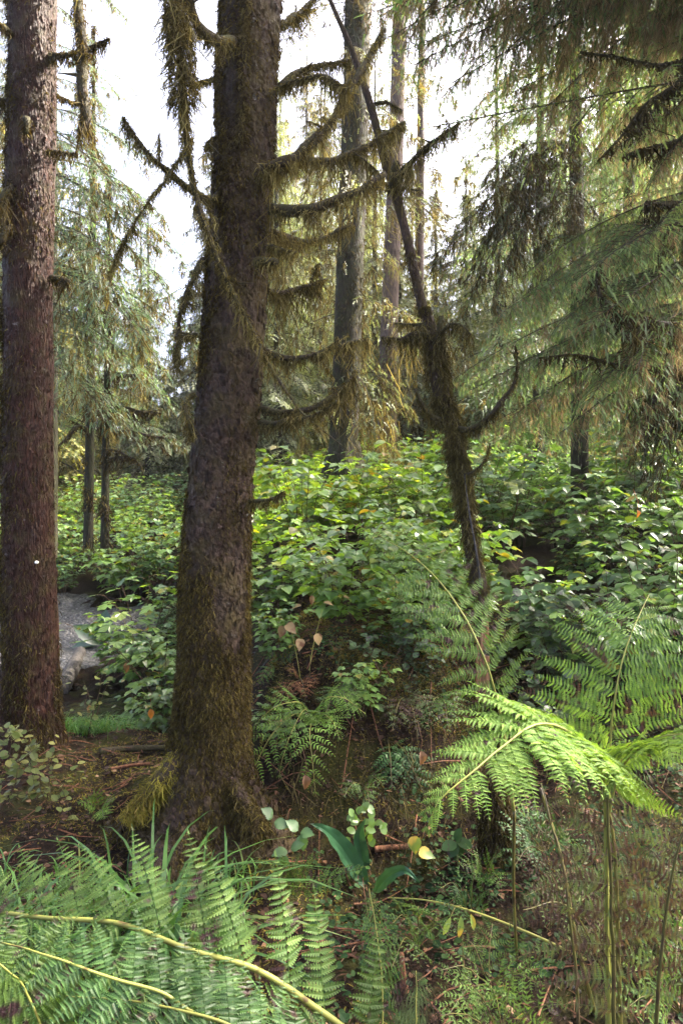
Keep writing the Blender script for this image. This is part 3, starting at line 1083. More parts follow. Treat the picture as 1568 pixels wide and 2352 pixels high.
def build_red_spruce():
    d = 4.7
    rng = np.random.default_rng(12)
    px = [(66, 1760, 100), (68, 1690, 78), (70, 1600, 69), (72, 1500, 64), (70, 1350, 62), (68, 1200, 60), (65, 900, 58), (67, 600, 56), (74, 300, 55), (76, 0, 55), (80, -600, 52), (85, -2000, 38), (90, -3200, 22)]
    pts = np.array([P(a, b, d) for a, b, _ in px])
    rad = np.array([w * .92 / 1568 * d for _, _, w in px])
    root = thing('red_barked_spruce_tree', 'straight red-brown spruce trunk with mossy foot beside the gravel and pool', 'tree', (pts[0][0], d, 0))
    mb = MB()
    c, rr = trunk(mb, pts, rad, 60, 330, .08, 10, 8, flare=(.5, .4, 5))
    vis = c[:, 2] < 5.4
    bark_flakes(mb, c[vis], rr[vis], 7000, rng, (.008, .018), 2.6, .35)
    obj('trunk', mb, M['red_bark'], root)
    mm = MB()

    def dens(p, a):
        z = p[:, 2]
        left = (1 - np.cos(a)) / 2
        base = .04 + .9 * sst(.95, .15, z) + .45 * left ** 3
        return np.clip(base * sst(.36, .6, fbm(p * np.array([6, 6, 2.5]), 23)) * 1.6, 0, 1)
    vis = c[:, 2] < 5.4
    trunk_moss(mm, c[vis], rr[vis], 16000, rng, dens, (.02, .07), .0065, hang=.8)
    obj('moss', mm, M['moss_trunk'], root, smooth_=False)
    for pts_, r0, r1, Lm in [
        ([(112, 128, 4.65), (150, 128, 4.55), (200, 112, 4.5), (252, 88, 4.45)], .022, .008, .10),
        ([(35, 85, 4.6), (10, 65, 4.5), (-20, 40, 4.4)], .022, .014, .12),
        ([(40, 235, 4.7), (10, 232, 4.7), (-20, 225, 4.7)], .02, .014, .12),
        ([(110, 345, 4.6), (140, 350, 4.55), (180, 352, 4.5)], .010, .004, .08),
        ([(110, 205, 4.7), (150, 230, 4.8), (190, 240, 4.9)], .010, .004, .06),
        ([(62, 272, 4.42), (64, 290, 4.40), (62, 310, 4.40)], .022, .012, .10),
        ([(118, 640, 4.65), (140, 642, 4.6), (158, 646, 4.55)], .026, .018, .20),
        ([(40, 430, 4.6), (15, 440, 4.5), (0, 470, 4.5)], .030, .020, .26),
        ([(35, 520, 4.6), (15, 530, 4.5), (5, 560, 4.5)], .026, .020, .22),
        ([(178, -30, 4.4), (185, 60, 4.4), (188, 130, 4.4), (192, 200, 4.4), (195, 260, 4.4), (190, 310, 4.4)], .030, .036, .15),
    ]:
        mossy_branch(root, PL(pts_), r0, r1, rng, 60, Lm, .006, 500, .035, moss='moss_trunk', skew=1.9)
    kit = KIT['plain']
    for k in range(30):
        z = 8 + k * .3
        az = k * 2.4 + 1
        ctr = np.array([np.interp(z, c[:, 2], c[:, 0]), d, z])
        l = 2.6 - 1.6 * k / 30
        place_bough(root, kit, k, ctr, ctr + np.array([math.cos(az) * l, math.sin(az) * l, -.25 * l]), 1.5)
    return root


def build_tack():
    mb = MB()
    c = P(83, 1292, 4.44)
    tube(mb, np.array([c + (0, .02, 0), c + (0, .004, 0), c, c + (0, -.004, 0)]), [.010, .010, .009, .004], 12)
    m, nt, out = new_mat('white_plastic')
    p = nt.nodes.new('ShaderNodeBsdfPrincipled')
    p.inputs['Base Color'].default_value = (.8, .8, .78, 1)
    p.inputs['Roughness'].default_value = .35
    nt.links.new(p.outputs[0], out.inputs[0])
    tag(obj('trail_tack', mb, m, origin=c), 'tiny white round tack pinned to the red-brown trunk', 'tack')


# ---- dead limb hung across the big trunk
def build_dead_limb():
    rng = np.random.default_rng(13)
    pts = PL([(396, -80, 2.95), (404, 0, 2.95), (412, 100, 2.95), (420, 200, 2.97), (428, 310, 3.0), (440, 400, 3.02), (455, 470, 3.04), (480, 545, 3.05), (510, 620, 3.06), (548, 700, 3.06), (590, 780, 3.07), (625, 850, 3.08), (665, 910, 3.08), (700, 955, 3.1), (800, 1035, 3.1)])
    root = thing('dead_limb', 'long dead mossy limb hanging slantwise across the purple-brown spruce trunk', 'branch', pts[4])
    n = 130
    c = smooth(pts, n)
    rad = np.interp(np.linspace(0, 1, n), [0, .15, .3, .5, .8, 1], [.020, .020, .014, .012, .007, .0015])
    mb = MB()
    tube(mb, c, rad, 8, bump=.3, freq=30)
    obj('stem', mb, M['twig_wood'], root)
    mm = MB()
    drape(mm, c[:34], 150, .22, .005, rng, r=.045, fuzz=3200, fl=.055, spread=.03)
    drape(mm, c[30:100], 45, .11, .005, rng, r=.014, fuzz=700, fl=.03)
    drape(mm, c[95:122], 25, .06, .004, rng, r=.006, fuzz=300, fl=.02)
    obj('hanging_moss', mm, M['moss_hang'], root, smooth_=False)
    for q in ([(480, 330), (500, 350), (522, 370)], [(548, 650), (570, 650), (592, 652)], [(600, 790), (585, 850), (560, 900)]):
        tb = MB()
        tube(tb, smooth(PL(q, 3.0), 10), np.linspace(.004, .001, 10), 5)
        obj('twig', tb, M['twig_wood'], root)


# ---- leaning shaggy snag with a splintered orange foot
def build_snag():
    d = 4.5
    rng = np.random.default_rng(14)
    low = [(1116, 1640, 17), (1112, 1590, 18), (1108, 1500, 17), (1104, 1400, 20), (1098, 1340, 26), (1080, 1250, 24), (1066, 1150, 22), (1052, 1060, 25), (1038, 985, 30), (1018, 920, 27), (1005, 860, 29), (996, 800, 27), (985, 745, 20), (974, 705, 14)]
    up = [(976, 730, 13), (966, 690, 12), (950, 620, 11.5), (935, 550, 11), (920, 490, 11), (905, 430, 13), (885, 370, 12), (866, 300, 10), (850, 240, 9), (825, 165, 8), (800, 95, 7), (775, 40, 6), (750, -20, 5)]
    root = thing('leaning_snag_tree', 'crooked leaning snag wrapped in brown moss with splintered orange wood at its foot', 'tree', P(1112, 1590, d))
    mb = MB()
    pts = np.array([P(a, b, d) for a, b, _ in low])
    c, rr = trunk(mb, pts, np.array([w / 1568 * d * .72 for *_, w in low]), 28, 150, .14, 12, 31)
    obj('trunk', mb, M['snag_bark'], root)
    mb = MB()
    p2 = np.array([P(a, b, d) for a, b, _ in up])
    c2, rr2 = trunk(mb, p2, np.array([w / 1568 * d for *_, w in up]), 16, 120, .12, 14, 33)
    obj('upper_stem', mb, M['snag_bark'], root)
    # splintered foot: a bundle of long slivers
    mb = MB()
    for k in range(26):
        x = rng.normal(0, 9)
        a, b = P(1108 + x, 1640, d - .06), P(1108 + x * .9 + rng.normal(0, 3), 1400 + rng.uniform(0, 110), d - .06 - .02 * rng.uniform())
        tube(mb, smooth(np.array([a, (a + b) / 2 + rng.normal(0, .005, 3), b]), 6), np.array([.013, .015, .014, .011, .008, .001]) * rng.uniform(.6, 1.2), 5, bump=.2)
    obj('splintered_wood', mb, M['raw_wood'], root, smooth_=False)
    # a pale peeled strip along the trunk
    mb = MB()
    tube(mb, smooth(PL([(1066, 1090, d - .09), (1076, 1170, d - .09), (1092, 1260, d - .085), (1102, 1330, d - .075), (1105, 1350, d - .07)]), 24), np.linspace(.004, .009, 24), 5, bump=.3)
    obj('peeled_strip', mb, M['pale_wood'], root)
    mm = MB()

    def dens(p, a):
        return np.clip(sst(.36, .62, fbm(p * 7, 29)) * sst(1.1, 2.1, p[:, 2]) * 1.3 + .06, 0, 1)
    trunk_moss(mm, c, rr, 6000, rng, dens, (.02, .09), .005, hang=.9)
    obj('moss', mm, M['moss_hang'], root, smooth_=False)
    for pts_, r0, r1, Lm, dn in [
        ([(1050, 985, 4.45), (1075, 985, 4.4), (1110, 968, 4.35), (1150, 925, 4.3), (1178, 880, 4.3), (1186, 840, 4.3), (1184, 795, 4.3)], .022, .005, .12, 40),
        ([(1010, 965, 4.45), (985, 955, 4.4), (965, 925, 4.35), (956, 890, 4.35)], .022, .008, .14, 60),
        ([(1000, 790, 4.45), (1008, 760, 4.4), (1014, 725, 4.4)], .026, .018, .12, 60),
        ([(1010, 770, 4.4), (1035, 745, 4.3), (1062, 748, 4.25), (1080, 770, 4.2)], .012, .006, .30, 70),
        ([(985, 770, 4.45), (950, 768, 4.4), (915, 778, 4.35), (876, 778, 4.3)], .016, .006, .10, 40),
        ([(975, 745, 4.45), (940, 745, 4.5), (905, 742, 4.6)], .014, .008, .10, 60),
        ([(905, 420, 4.45), (930, 385, 4.4), (965, 350, 4.35), (1005, 318, 4.3), (1055, 280, 4.25)], .026, .006, .28, 90),
        ([(880, 345, 4.45), (905, 300, 4.5), (930, 280, 4.5)], .016, .010, .24, 60),
        ([(860, 240, 4.5), (890, 235, 4.5), (925, 255, 4.5)], .012, .006, .22, 50),
        ([(915, 432, 4.45), (940, 434, 4.4), (972, 442, 4.35)], .008, .003, .02, 6),
        ([(905, 440, 4.5), (880, 420, 4.5), (850, 425, 4.5)], .016, .010, .22, 60),
        ([(1060, 1090, 4.45), (1085, 1085, 4.4), (1110, 1060, 4.38), (1125, 1020, 4.35)], .012, .005, .22, 60),
        ([(905, 430, 4.42), (902, 400, 4.38), (912, 370, 4.36)], .03, .02, .12, 80),
    ]:
        mossy_branch(root, PL(pts_), r0, r1, rng, dn, Lm, .005, 500, .035, skew=2.0)
    mm = MB()
    drape(mm, c2[:30], 60, .10, .005, rng, r=.03, fuzz=500, fl=.03)
    obj('moss', mm, M['moss_trunk'], root, smooth_=False)
    # vine hanging from the side branch
    return root


# ---- background trunks and boughs
def column_tree(name, label, px, d, mat, seed, seg=32, flare=None, crown=None, limbs=None, moss='moss_hang', cat='tree', mossy=0):
    rng = np.random.default_rng(seed)
    pts = np.array([P(a, b, d) for a, b, _ in px])
    rad = np.array([w / 1568 * d for *_, w in px])
    root = thing(name, label, cat, (pts[0][0], d, float(hgt(pts[0][0], d))))
    mb = MB()
    c, rr = trunk(mb, pts, rad, seg, 160, .07, 8, seed, flare=flare)
    obj('trunk', mb, M[mat], root)
    if mossy:
        mm = MB()
        trunk_moss(mm, c, rr, mossy, rng, lambda p, a: sst(.35, .6, fbm(p * 3, seed)), (.04, .12), .014)
        obj('moss', mm, M[moss], root, smooth_=False)
    for pts_, r0, r1, Lm in (limbs or []):
        mossy_branch(root, PL(pts_), r0, r1, rng, 22, Lm, .012, 120, .05, moss=moss, n=18, skew=1.7, spread=.05)
    if crown:
        kit, L, items = crown
        for k, (b, t, w) in enumerate(items):
            place_bough(root, kit, k, P(*b), P(*t), L, width=w, roll=rng.normal(0, .25))
    return root, c


def ring_crown(c, z0, z1, n, l0, l1, rng, drop=.35, dirs=None):
    """bough base and tip pairs spiralling up a trunk line"""
    out = []
    for k in range(n):
        z = z0 + (z1 - z0) * (k + rng.uniform(0, .8)) / n
        f = (z - z0) / max(z1 - z0, .1)
        az = k * 2.399 + rng.uniform(-.4, .4)
        l = (l0 * (1 - f) + l1 * f) * rng.uniform(.7, 1.15)
        b = np.array([np.interp(z, c[:, 2], c[:, 0]), np.interp(z, c[:, 2], c[:, 1]), z])
        out.append((b, b + np.array([math.cos(az) * l, math.sin(az) * l, -drop * l * rng.uniform(.5, 1.3)])))
    return out


KIT = {}
KIT['plain'] = bough_kit(100, 2, 'needle', None, L=1.5, nb=26, tpl=TWIG_LOW, twig=.13, step=.07)
KIT['crown'] = bough_kit(105, 2, 'needle', None, L=2.6, nb=40, lat=.36, tpl=TWIG_LOW, twig=.13, step=.06)
KIT['near'] = bough_kit(110, 3, 'needle', 'lichen', (2.6, .14, .005, 3.4), L=2.5, nb=62, lat=.36, tpl=TWIG_HI, twig=.09, step=.032, droop=.22, hangt=.65, wood=.010, sag=.35)
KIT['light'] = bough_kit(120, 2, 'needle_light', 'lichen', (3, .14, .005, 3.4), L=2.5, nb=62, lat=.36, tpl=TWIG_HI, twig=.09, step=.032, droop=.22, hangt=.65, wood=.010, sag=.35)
KIT['hung'] = bough_kit(130, 3, 'needle', 'lichen', (5, .26, .005, 2.6), L=2.5, nb=52, lat=.36, tpl=TWIG_MID, twig=.085, step=.040, droop=.25, hangt=.8, wood=.011, sag=.5)
KIT['long'] = bough_kit(135, 3, 'needle', 'lichen', (9, .24, .005, 2.8), L=4.8, nb=90, lat=.24, tpl=TWIG_HI, twig=.085, step=.042, droop=.18, hangt=.7, wood=.014, sag=.35)
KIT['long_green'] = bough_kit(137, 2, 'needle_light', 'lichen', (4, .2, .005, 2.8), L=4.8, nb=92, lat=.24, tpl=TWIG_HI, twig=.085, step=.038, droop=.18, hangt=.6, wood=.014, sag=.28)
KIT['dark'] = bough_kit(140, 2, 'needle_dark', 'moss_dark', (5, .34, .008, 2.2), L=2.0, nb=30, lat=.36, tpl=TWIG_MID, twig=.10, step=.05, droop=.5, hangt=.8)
KIT['blue'] = bough_kit(150, 3, 'needle_blue', 'moss_hang', (2, .22, .008, 2.6), L=2.0, nb=40, lat=.36, tpl=TWIG_MID, twig=.10, step=.045, droop=.35, hangt=.5)
KIT['gold'] = bough_kit(160, 2, 'needle_gold', 'moss_hang', (2.5, .25, .010, 2.2), L=1.6, nb=26, tpl=TWIG_LOW, twig=.13, step=.07, droop=.3, hangt=.6)
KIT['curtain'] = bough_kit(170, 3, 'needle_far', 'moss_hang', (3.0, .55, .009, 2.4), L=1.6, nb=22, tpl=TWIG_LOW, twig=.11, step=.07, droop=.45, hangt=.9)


def build_mid_trees():
    # dark straight trunk in the middle distance
    d = 10
    root, c = column_tree('dark_trunk_tree', 'dark mossy trunk rising behind the bright leafy thicket with curtain-hung branches', [(788, 1110, 46), (789, 1060, 40), (791, 1000, 34), (796, 850, 33), (800, 700, 32), (808, 500, 31), (815, 300, 30), (820, 100, 30), (824, -200, 28), (830, -900, 18)], d, 'dark_bark', 40, flare=(.9, .4, 5), mossy=2500, moss='moss_dark')
    rng = np.random.default_rng(41)
    for k, (z0, z1, n, l) in enumerate([(2.9, 9.5, 19, 1.4)]):
        for q, (b, t) in enumerate(ring_crown(c, z0, z1, n, l, l * .9, rng, .5)):
            place_bough(root, KIT['curtain'], q, b, t, 1.6, roll=rng.normal(0, .3))
    # reddish ridged trunk further back
    root, c = column_tree('ridged_trunk_tree', 'pinkish-grey ridged trunk standing behind the dark mossy trunk', [(886, 1120, 28), (887, 1070, 24), (888, 1000, 22), (890, 850, 21), (895, 700, 19.5), (903, 500, 18.5), (910, 300, 17), (916, 100, 16), (922, -200, 15), (930, -700, 9)], 13, 'grey_bark', 42, flare=(.8, .3, 5))
    for q, (b, t) in enumerate(ring_crown(c, 5.0, 13, 9, 1.7, 1.6, rng, .45)):
        place_bough(root, KIT['curtain'], q + 1, b, t, 1.6, roll=rng.normal(0, .3))
    for b, t in [((880, 800, 13), (930, 905, 12.3)), ((880, 870, 13), (915, 960, 12.4)), ((885, 760, 13), (935, 820, 12.4)), ((880, 800, 13), (850, 900, 12.4))]:
        place_bough(root, KIT['curtain'], 1, P(*b), P(*t), 1.6)
    root, c = column_tree('young_red_trunk_tree', 'slim reddish trunk half hidden by leaves behind the ridged trunk', [(952, 1120, 17), (953, 1040, 14), (954, 960, 13), (958, 800, 12), (962, 600, 11), (966, 300, 9), (970, 0, 6)], 17, 'red_bark', 43)
    for q, (b, t) in enumerate(ring_crown(c, 4.0, 13, 20, 1.6, 1.0, rng, .35)):
        place_bough(root, KIT['gold'], q, b, t, 1.6, roll=rng.normal(0, .3))
    # thin mossy conifers on the pool side
    root, c = column_tree('thin_mossy_conifer_tree', 'thin dark conifer with gold moss on its low limbs behind the pool', [(203, 1260, 12), (204, 1180, 11), (207, 1000, 10), (210, 800, 9), (212, 600, 8), (214, 400, 6), (216, 200, 4), (217, 60, 2)], 9.5, 'dark_bark', 44, 16, limbs=[
        ([(206, 935, 9.5), (230, 920, 9.3), (250, 945, 9.2), (300, 945, 9.1), (350, 945, 9.0)], .03, .012, .12),
        ([(206, 985, 9.5), (180, 980, 9.3), (150, 1010, 9.2), (120, 1040, 9.1)], .025, .01, .15),
    ], mossy=1200, moss='moss_trunk')
    for q, (b, t) in enumerate(ring_crown(c, 3.0, 8.2, 46, 1.5, .5, rng, .35)):
        place_bough(root, KIT['blue'], q, b, t, 1.6, roll=rng.normal(0, .25))
    root, c = column_tree('bare_mossy_pole_tree', 'slim bare conifer pole with arching mossy limbs behind the pool shrubs', [(241, 1260, 10), (242, 1150, 9), (244, 1000, 8), (247, 850, 7), (248, 700, 6), (250, 500, 4), (251, 380, 2)], 9.0, 'dark_bark', 45, 16, limbs=[
        ([(243, 950, 9.0), (275, 935, 8.9), (320, 945, 8.8), (370, 950, 8.7)], .03, .01, .14),
        ([(243, 1000, 9.0), (290, 990, 8.8), (340, 1000, 8.7), (378, 1005, 8.6)], .022, .01, .14),
        ([(242, 1060, 9.0), (280, 1050, 8.9), (320, 1065, 8.8), (330, 1090, 8.8)], .022, .01, .16),
        ([(242, 1030, 9.0), (280, 1040, 8.9), (310, 1055, 8.8)], .016, .008, .1),
        ([(242, 1010, 9.0), (230, 960, 8.9), (215, 930, 8.9), (200, 945, 8.8)], .03, .014, .18),
        ([(245, 880, 9.0), (290, 860, 8.9), (350, 870, 8.7)], .018, .008, .2),
    ], mossy=1200, moss='moss_trunk')
    for q, (b, t) in enumerate(ring_crown(c, 3.2, 6.2, 16, 1.1, .5, rng, .4)):
        place_bough(root, KIT['gold'], q, b, t, 1.6, roll=rng.normal(0, .25))


def build_side_conifers():
    rng = np.random.default_rng(51)
    # big soft conifer between the two foreground trunks
    root, c = column_tree('drooping_cedar_tree', 'large blue-green conifer with layered drooping sprays above the pool', [(110, 1280, 22), (112, 1000, 20), (115, 700, 17), (118, 400, 14), (120, 100, 10), (122, -300, 5)], 8.0, 'dark_bark', 52, 20)
    for k, (b, t) in enumerate([((112, y, 8), (x, ty, dd)) for y, x, ty, dd in [
        (330, 330, 440, 6.8), (380, 410, 470, 6.9), (430, 440, 560, 7.0), (400, 300, 520, 6.4), (480, 420, 640, 6.8), (520, 330, 640, 6.2), (560, 450, 700, 7.4), (600, 420, 770, 7.0), (640, 360, 760, 6.3), (680, 430, 830, 7.2), (720, 340, 840, 6.6), (760, 400, 900, 7.2), (500, 200, 620, 6.2), (620, 210, 730, 6.0), (700, 180, 800, 6.1), (780, 230, 880, 6.4), (250, 300, 340, 7.0), (180, 250, 240, 7.2), (100, 290, 200, 7.6), (20, 240, 90, 7.2), (-60, 330, 40, 7.6), (300, 210, 420, 6.4), (200, 30, 300, 6.6), (400, 20, 500, 6.4), (600, 0, 700, 6.6), (820, 190, 960, 6.6), (850, 320, 990, 7.0)]]):
        place_bough(root, KIT['blue'], k, P(*b), P(*t), 1.6, roll=rng.normal(0, .2), width=.8)
    # hemlock at the other side whose boughs sweep in
    root, c = column_tree('sweeping_hemlock_tree', 'hemlock with wide feathery green boughs sweeping down over the dark shrubs', [(1640, 1330, 62), (1640, 1200, 58), (1640, 900, 54), (1642, 500, 50), (1645, 0, 44), (1650, -800, 32), (1655, -1600, 16)], 5.2, 'dark_bark', 53, 28, mossy=3000, moss='moss_dark', limbs=[
        ([(1640, 480, 5.2), (1560, 468, 4.9), (1480, 470, 4.7)], .03, .016, .20),
        ([(1640, 770, 5.2), (1568, 748, 4.6), (1480, 735, 4.3), (1390, 698, 4.2), (1368, 640, 4.2), (1374, 600, 4.2)], .028, .010, .16),
        ([(1640, 800, 5.0), (1590, 830, 4.8), (1545, 850, 4.7), (1510, 900, 4.7), (1480, 960, 4.6)], .04, .02, .40),
        ([(1640, 900, 5.0), (1590, 930, 4.8), (1550, 980, 4.7)], .04, .02, .36),
        ([(1640, 560, 5.0), (1580, 520, 4.7), (1530, 530, 4.6), (1510, 600, 4.5)], .025, .012, .34),
        ([(1640, 860, 4.9), (1500, 840, 4.4), (1420, 838, 4.3), (1330, 815, 4.3), (1240, 822, 4.2)], .010, .004, .05),
        ([(1640, 190, 5.0), (1568, 145, 4.6), (1500, 148, 4.5), (1420, 132, 4.5), (1330, 122, 4.5)], .016, .007, .10),
        ([(1640, 80, 5.0), (1568, 180, 4.5), (1480, 240, 4.4), (1420, 320, 4.4), (1370, 370, 4.4)], .022, .006, .28),
        ([(1640, 300, 5.0), (1568, 320, 4.7), (1480, 345, 4.6), (1430, 360, 4.6)], .018, .006, .22),
    ])
    for k, (b, t, kt, w) in enumerate([
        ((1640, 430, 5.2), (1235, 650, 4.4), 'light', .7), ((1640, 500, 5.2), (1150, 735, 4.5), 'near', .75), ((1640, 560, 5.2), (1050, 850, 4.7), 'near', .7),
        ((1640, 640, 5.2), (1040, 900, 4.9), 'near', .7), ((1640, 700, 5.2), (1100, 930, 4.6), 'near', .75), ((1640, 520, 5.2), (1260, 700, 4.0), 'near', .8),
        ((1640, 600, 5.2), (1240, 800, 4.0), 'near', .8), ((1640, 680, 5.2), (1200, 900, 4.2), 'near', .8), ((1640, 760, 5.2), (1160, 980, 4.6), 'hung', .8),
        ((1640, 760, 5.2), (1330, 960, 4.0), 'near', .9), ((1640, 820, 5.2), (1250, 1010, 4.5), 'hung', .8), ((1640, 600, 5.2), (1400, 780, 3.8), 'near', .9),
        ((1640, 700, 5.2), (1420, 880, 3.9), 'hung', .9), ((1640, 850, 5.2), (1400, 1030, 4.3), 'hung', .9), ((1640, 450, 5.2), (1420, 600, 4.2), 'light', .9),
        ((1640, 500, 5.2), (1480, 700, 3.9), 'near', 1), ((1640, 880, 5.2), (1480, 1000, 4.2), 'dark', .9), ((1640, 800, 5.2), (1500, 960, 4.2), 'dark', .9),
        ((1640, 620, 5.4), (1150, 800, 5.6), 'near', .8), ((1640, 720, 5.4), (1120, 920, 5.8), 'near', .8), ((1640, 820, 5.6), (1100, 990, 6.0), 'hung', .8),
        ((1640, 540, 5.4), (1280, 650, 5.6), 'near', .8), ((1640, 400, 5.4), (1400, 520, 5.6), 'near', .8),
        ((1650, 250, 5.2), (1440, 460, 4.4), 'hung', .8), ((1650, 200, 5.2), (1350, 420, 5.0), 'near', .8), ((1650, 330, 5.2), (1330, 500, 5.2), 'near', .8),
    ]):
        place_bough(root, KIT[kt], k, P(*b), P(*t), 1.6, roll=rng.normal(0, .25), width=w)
    for b, t in ring_crown(c, 5.6, 11, 26, 2.6, .7, rng, .3):  # dense upper crown added as a sun blocker, mostly above the frame
        place_bough(root, KIT['crown'], int(rng.integers(2)), b, t)
    # tall tree whose trunk stands outside the view, its lichen-hung canopy hanging in
    root, c = column_tree('lichen_hung_canopy_tree', 'overhanging tree with pale beard lichen and sunny spray tips high over the thicket', [(2600, 1330, 80), (2600, 600, 72), (2600, -400, 62), (2605, -1600, 40), (2610, -3600, 14)], 4.5, 'dark_bark', 54, 24)
    for k, (b, t, kt, w) in enumerate([
        ((2600, -1085, 4.5), (880, 200, 4.8), 'long', 1.0), ((2600, -992, 4.5), (1000, 225, 4.6), 'long_green', 1.0), ((2600, -899, 4.5), (1110, 250, 4.5), 'long', 1.0),
        ((2600, -792, 4.5), (1210, 245, 4.4), 'long_green', 1.0), ((2600, -699, 4.5), (1300, 270, 4.4), 'long', 1.0), ((2600, -592, 4.5), (1390, 470, 4.3), 'long_green', 1.0),
        ((2600, -472, 4.5), (1480, 400, 4.4), 'long', 1.0), ((2600, -1219, 4.5), (920, 60, 5.0), 'long', 1.0), ((2600, -1139, 4.5), (1080, 80, 4.8), 'long', 1.0),
        ((2600, -1059, 4.5), (1240, 90, 4.6), 'long', 1.0), ((2600, -952, 4.5), (1380, 150, 4.4), 'long', 1.0), ((2600, -1299, 4.5), (1000, -60, 5.0), 'long', 1.0),
        ((2600, -1245, 4.5), (1180, -40, 4.8), 'long', 1.0), ((2600, -1192, 4.5), (1380, 0, 4.6), 'long', 1.0), ((2600, -792, 4.5), (1500, 230, 4.4), 'long', 1.0),
        ((2600, -1431, 4.5), (950, 150, 6.4), 'long', 1.0), ((2600, -1198, 4.5), (1150, 200, 6.4), 'long_green', 1.0), ((2600, -1042, 4.5), (1320, 280, 6.4), 'long_green', 1.0),
        ((2600, -809, 4.5), (1420, 350, 6.4), 'long_green', 1.0), ((2600, -1509, 4.5), (1250, 30, 6.4), 'long', 1.0), ((2600, -1042, 4.5), (1150, 360, 6.8), 'long_green', 1.0),
        ((2600, -887, 4.5), (1240, 480, 6.8), 'long_green', 1.0), ((2600, -653, 4.5), (1330, 560, 6.8), 'long_green', 1.0), ((2600, -731, 4.5), (1290, 420, 7.2), 'long', 1.0),
        ((2600, -992, 4.5), (1480, 60, 4.2), 'long', 1.0), ((2600, -1325, 4.5), (1500, -60, 4.4), 'long', 1.0),
    ]):
        place_bough(root, KIT[kt], k, P(*b), P(*t), 1.6, roll=rng.normal(0, .3), width=w)
    for q, (tx, ty, dd) in enumerate([(850, 60, 4.6), (865, 140, 4.4), (880, 200, 4.8), (930, 240, 4.6), (900, 20, 5.4), (985, 235, 5.0), (1050, 250, 4.3), (840, 190, 5.6)]):
        place_bough(root, KIT['long' if q % 2 else 'long_green'], q, P(2600, ty - 620, 4.5), P(tx, ty, dd), roll=rng.normal(0, .4))
    for q in range(26):
        ty = -150 + 16.5 * q + rng.uniform(-20, 20)
        dd = (4.1, 5.0, 6.0)[q % 3]
        tx = 860 + 240 * rng.uniform(0, 1) ** 1.3 + max(0, ty - 210) * 1.6
        place_bough(root, KIT['long' if q % 2 else 'long_green'], q, P(2600, ty - 560 + rng.uniform(-80, 80), 4.5), P(tx, ty, dd), roll=rng.normal(0, .35))
    for b, t in ring_crown(c, 3.7, 9.0, 30, 4.5, 3.2, rng, .22):  # ring of boughs added to keep direct sun off the near ferns
        place_bough(root, KIT['long_green'], int(rng.integers(2)), b, t)
    # green conifers filling the view behind the hanging canopy
    for name_, lab, px_, d_, kt, n_, l_, sd_ in [
        ('feathery_conifer_tree', 'soft green feathery conifer filling the gap behind the beard-lichen canopy', 1440, 9.0, 'near', 62, 2.3, 56),
        ('feathery_conifer_tree', 'dusky green conifer standing between the weeping hemlock and the feathery conifer', 1235, 12.0, 'blue', 56, 2.3, 57),
        ('feathery_conifer_tree', 'broad green conifer at the dark thicket edge behind the sweeping hemlock', 1590, 8.0, 'hung', 60, 2.2, 58)]:
        rt_, c_ = column_tree(name_, lab, [(px_, 1200, 150 / d_), (px_, 900, 140 / d_), (px_ + 4, 400, 110 / d_), (px_ + 8, -200, 70 / d_), (px_ + 10, -900, 25 / d_)], d_, 'dark_bark', sd_, 16)
        for b, t in ring_crown(c_, 2.8 if sd_ != 59 else 6.5, min(12.5, c_[-1][2] - .2), n_, l_, l_ * .5, rng, .4):
            place_bough(rt_, KIT[kt], int(rng.integers(2)), b, t, roll=rng.normal(0, .3))
    # dark moss-laden bough tree
    root, c = column_tree('dark_weeping_hemlock_tree', 'dark hemlock with heavily moss-laden weeping boughs against the bright sky gap', [(1330, 1150, 20), (1330, 900, 19), (1326, 650, 17), (1322, 400, 15), (1320, 100, 12), (1318, -400, 6)], 8.0, 'dark_bark', 55, 20)
    for b, t in ring_crown(c, 3.2, 11, 34, 1.7, 1.2, rng, .45):
        place_bough(root, KIT['blue'], int(rng.integers(3)), b, t, roll=rng.normal(0, .3))
    for k, (b, t, w) in enumerate([
        ((1325, 380, 8), (1000, 470, 6.8), .8), ((1325, 350, 8), (1030, 400, 7.0), .8), ((1325, 330, 8), (1060, 350, 7.2), .8), ((1325, 440, 8), (1000, 600, 6.8), .6), ((1325, 400, 8), (1120, 540, 6.8), .8), ((1325, 380, 8), (1100, 380, 7.4), .5), ((1325, 330, 8), (1180, 330, 7.4), .5), ((1325, 420, 8), (1090, 470, 7.2), .4), ((1325, 480, 8), (1180, 600, 7.2), .5),
        ((1325, 500, 8), (1250, 660, 7.2), .6), ((1325, 450, 8), (1030, 620, 6.9), .4), ((1325, 530, 8), (1300, 640, 7.0), .6), ((1325, 350, 8), (1130, 440, 7.0), .5), ((1325, 250, 8), (1200, 400, 7.2), .5),
        ((1325, 560, 8), (1210, 640, 7.4), .5), ((1325, 420, 8), (1240, 560, 7.0), .5), ((1325, 600, 8), (1400, 680, 7.2), .6), ((1325, 450, 8), (1430, 580, 7.2), .6)]):
        place_bough(root, KIT['dark'], k, P(*b), P(*t), 1.6, roll=rng.normal(0, .3), width=w)


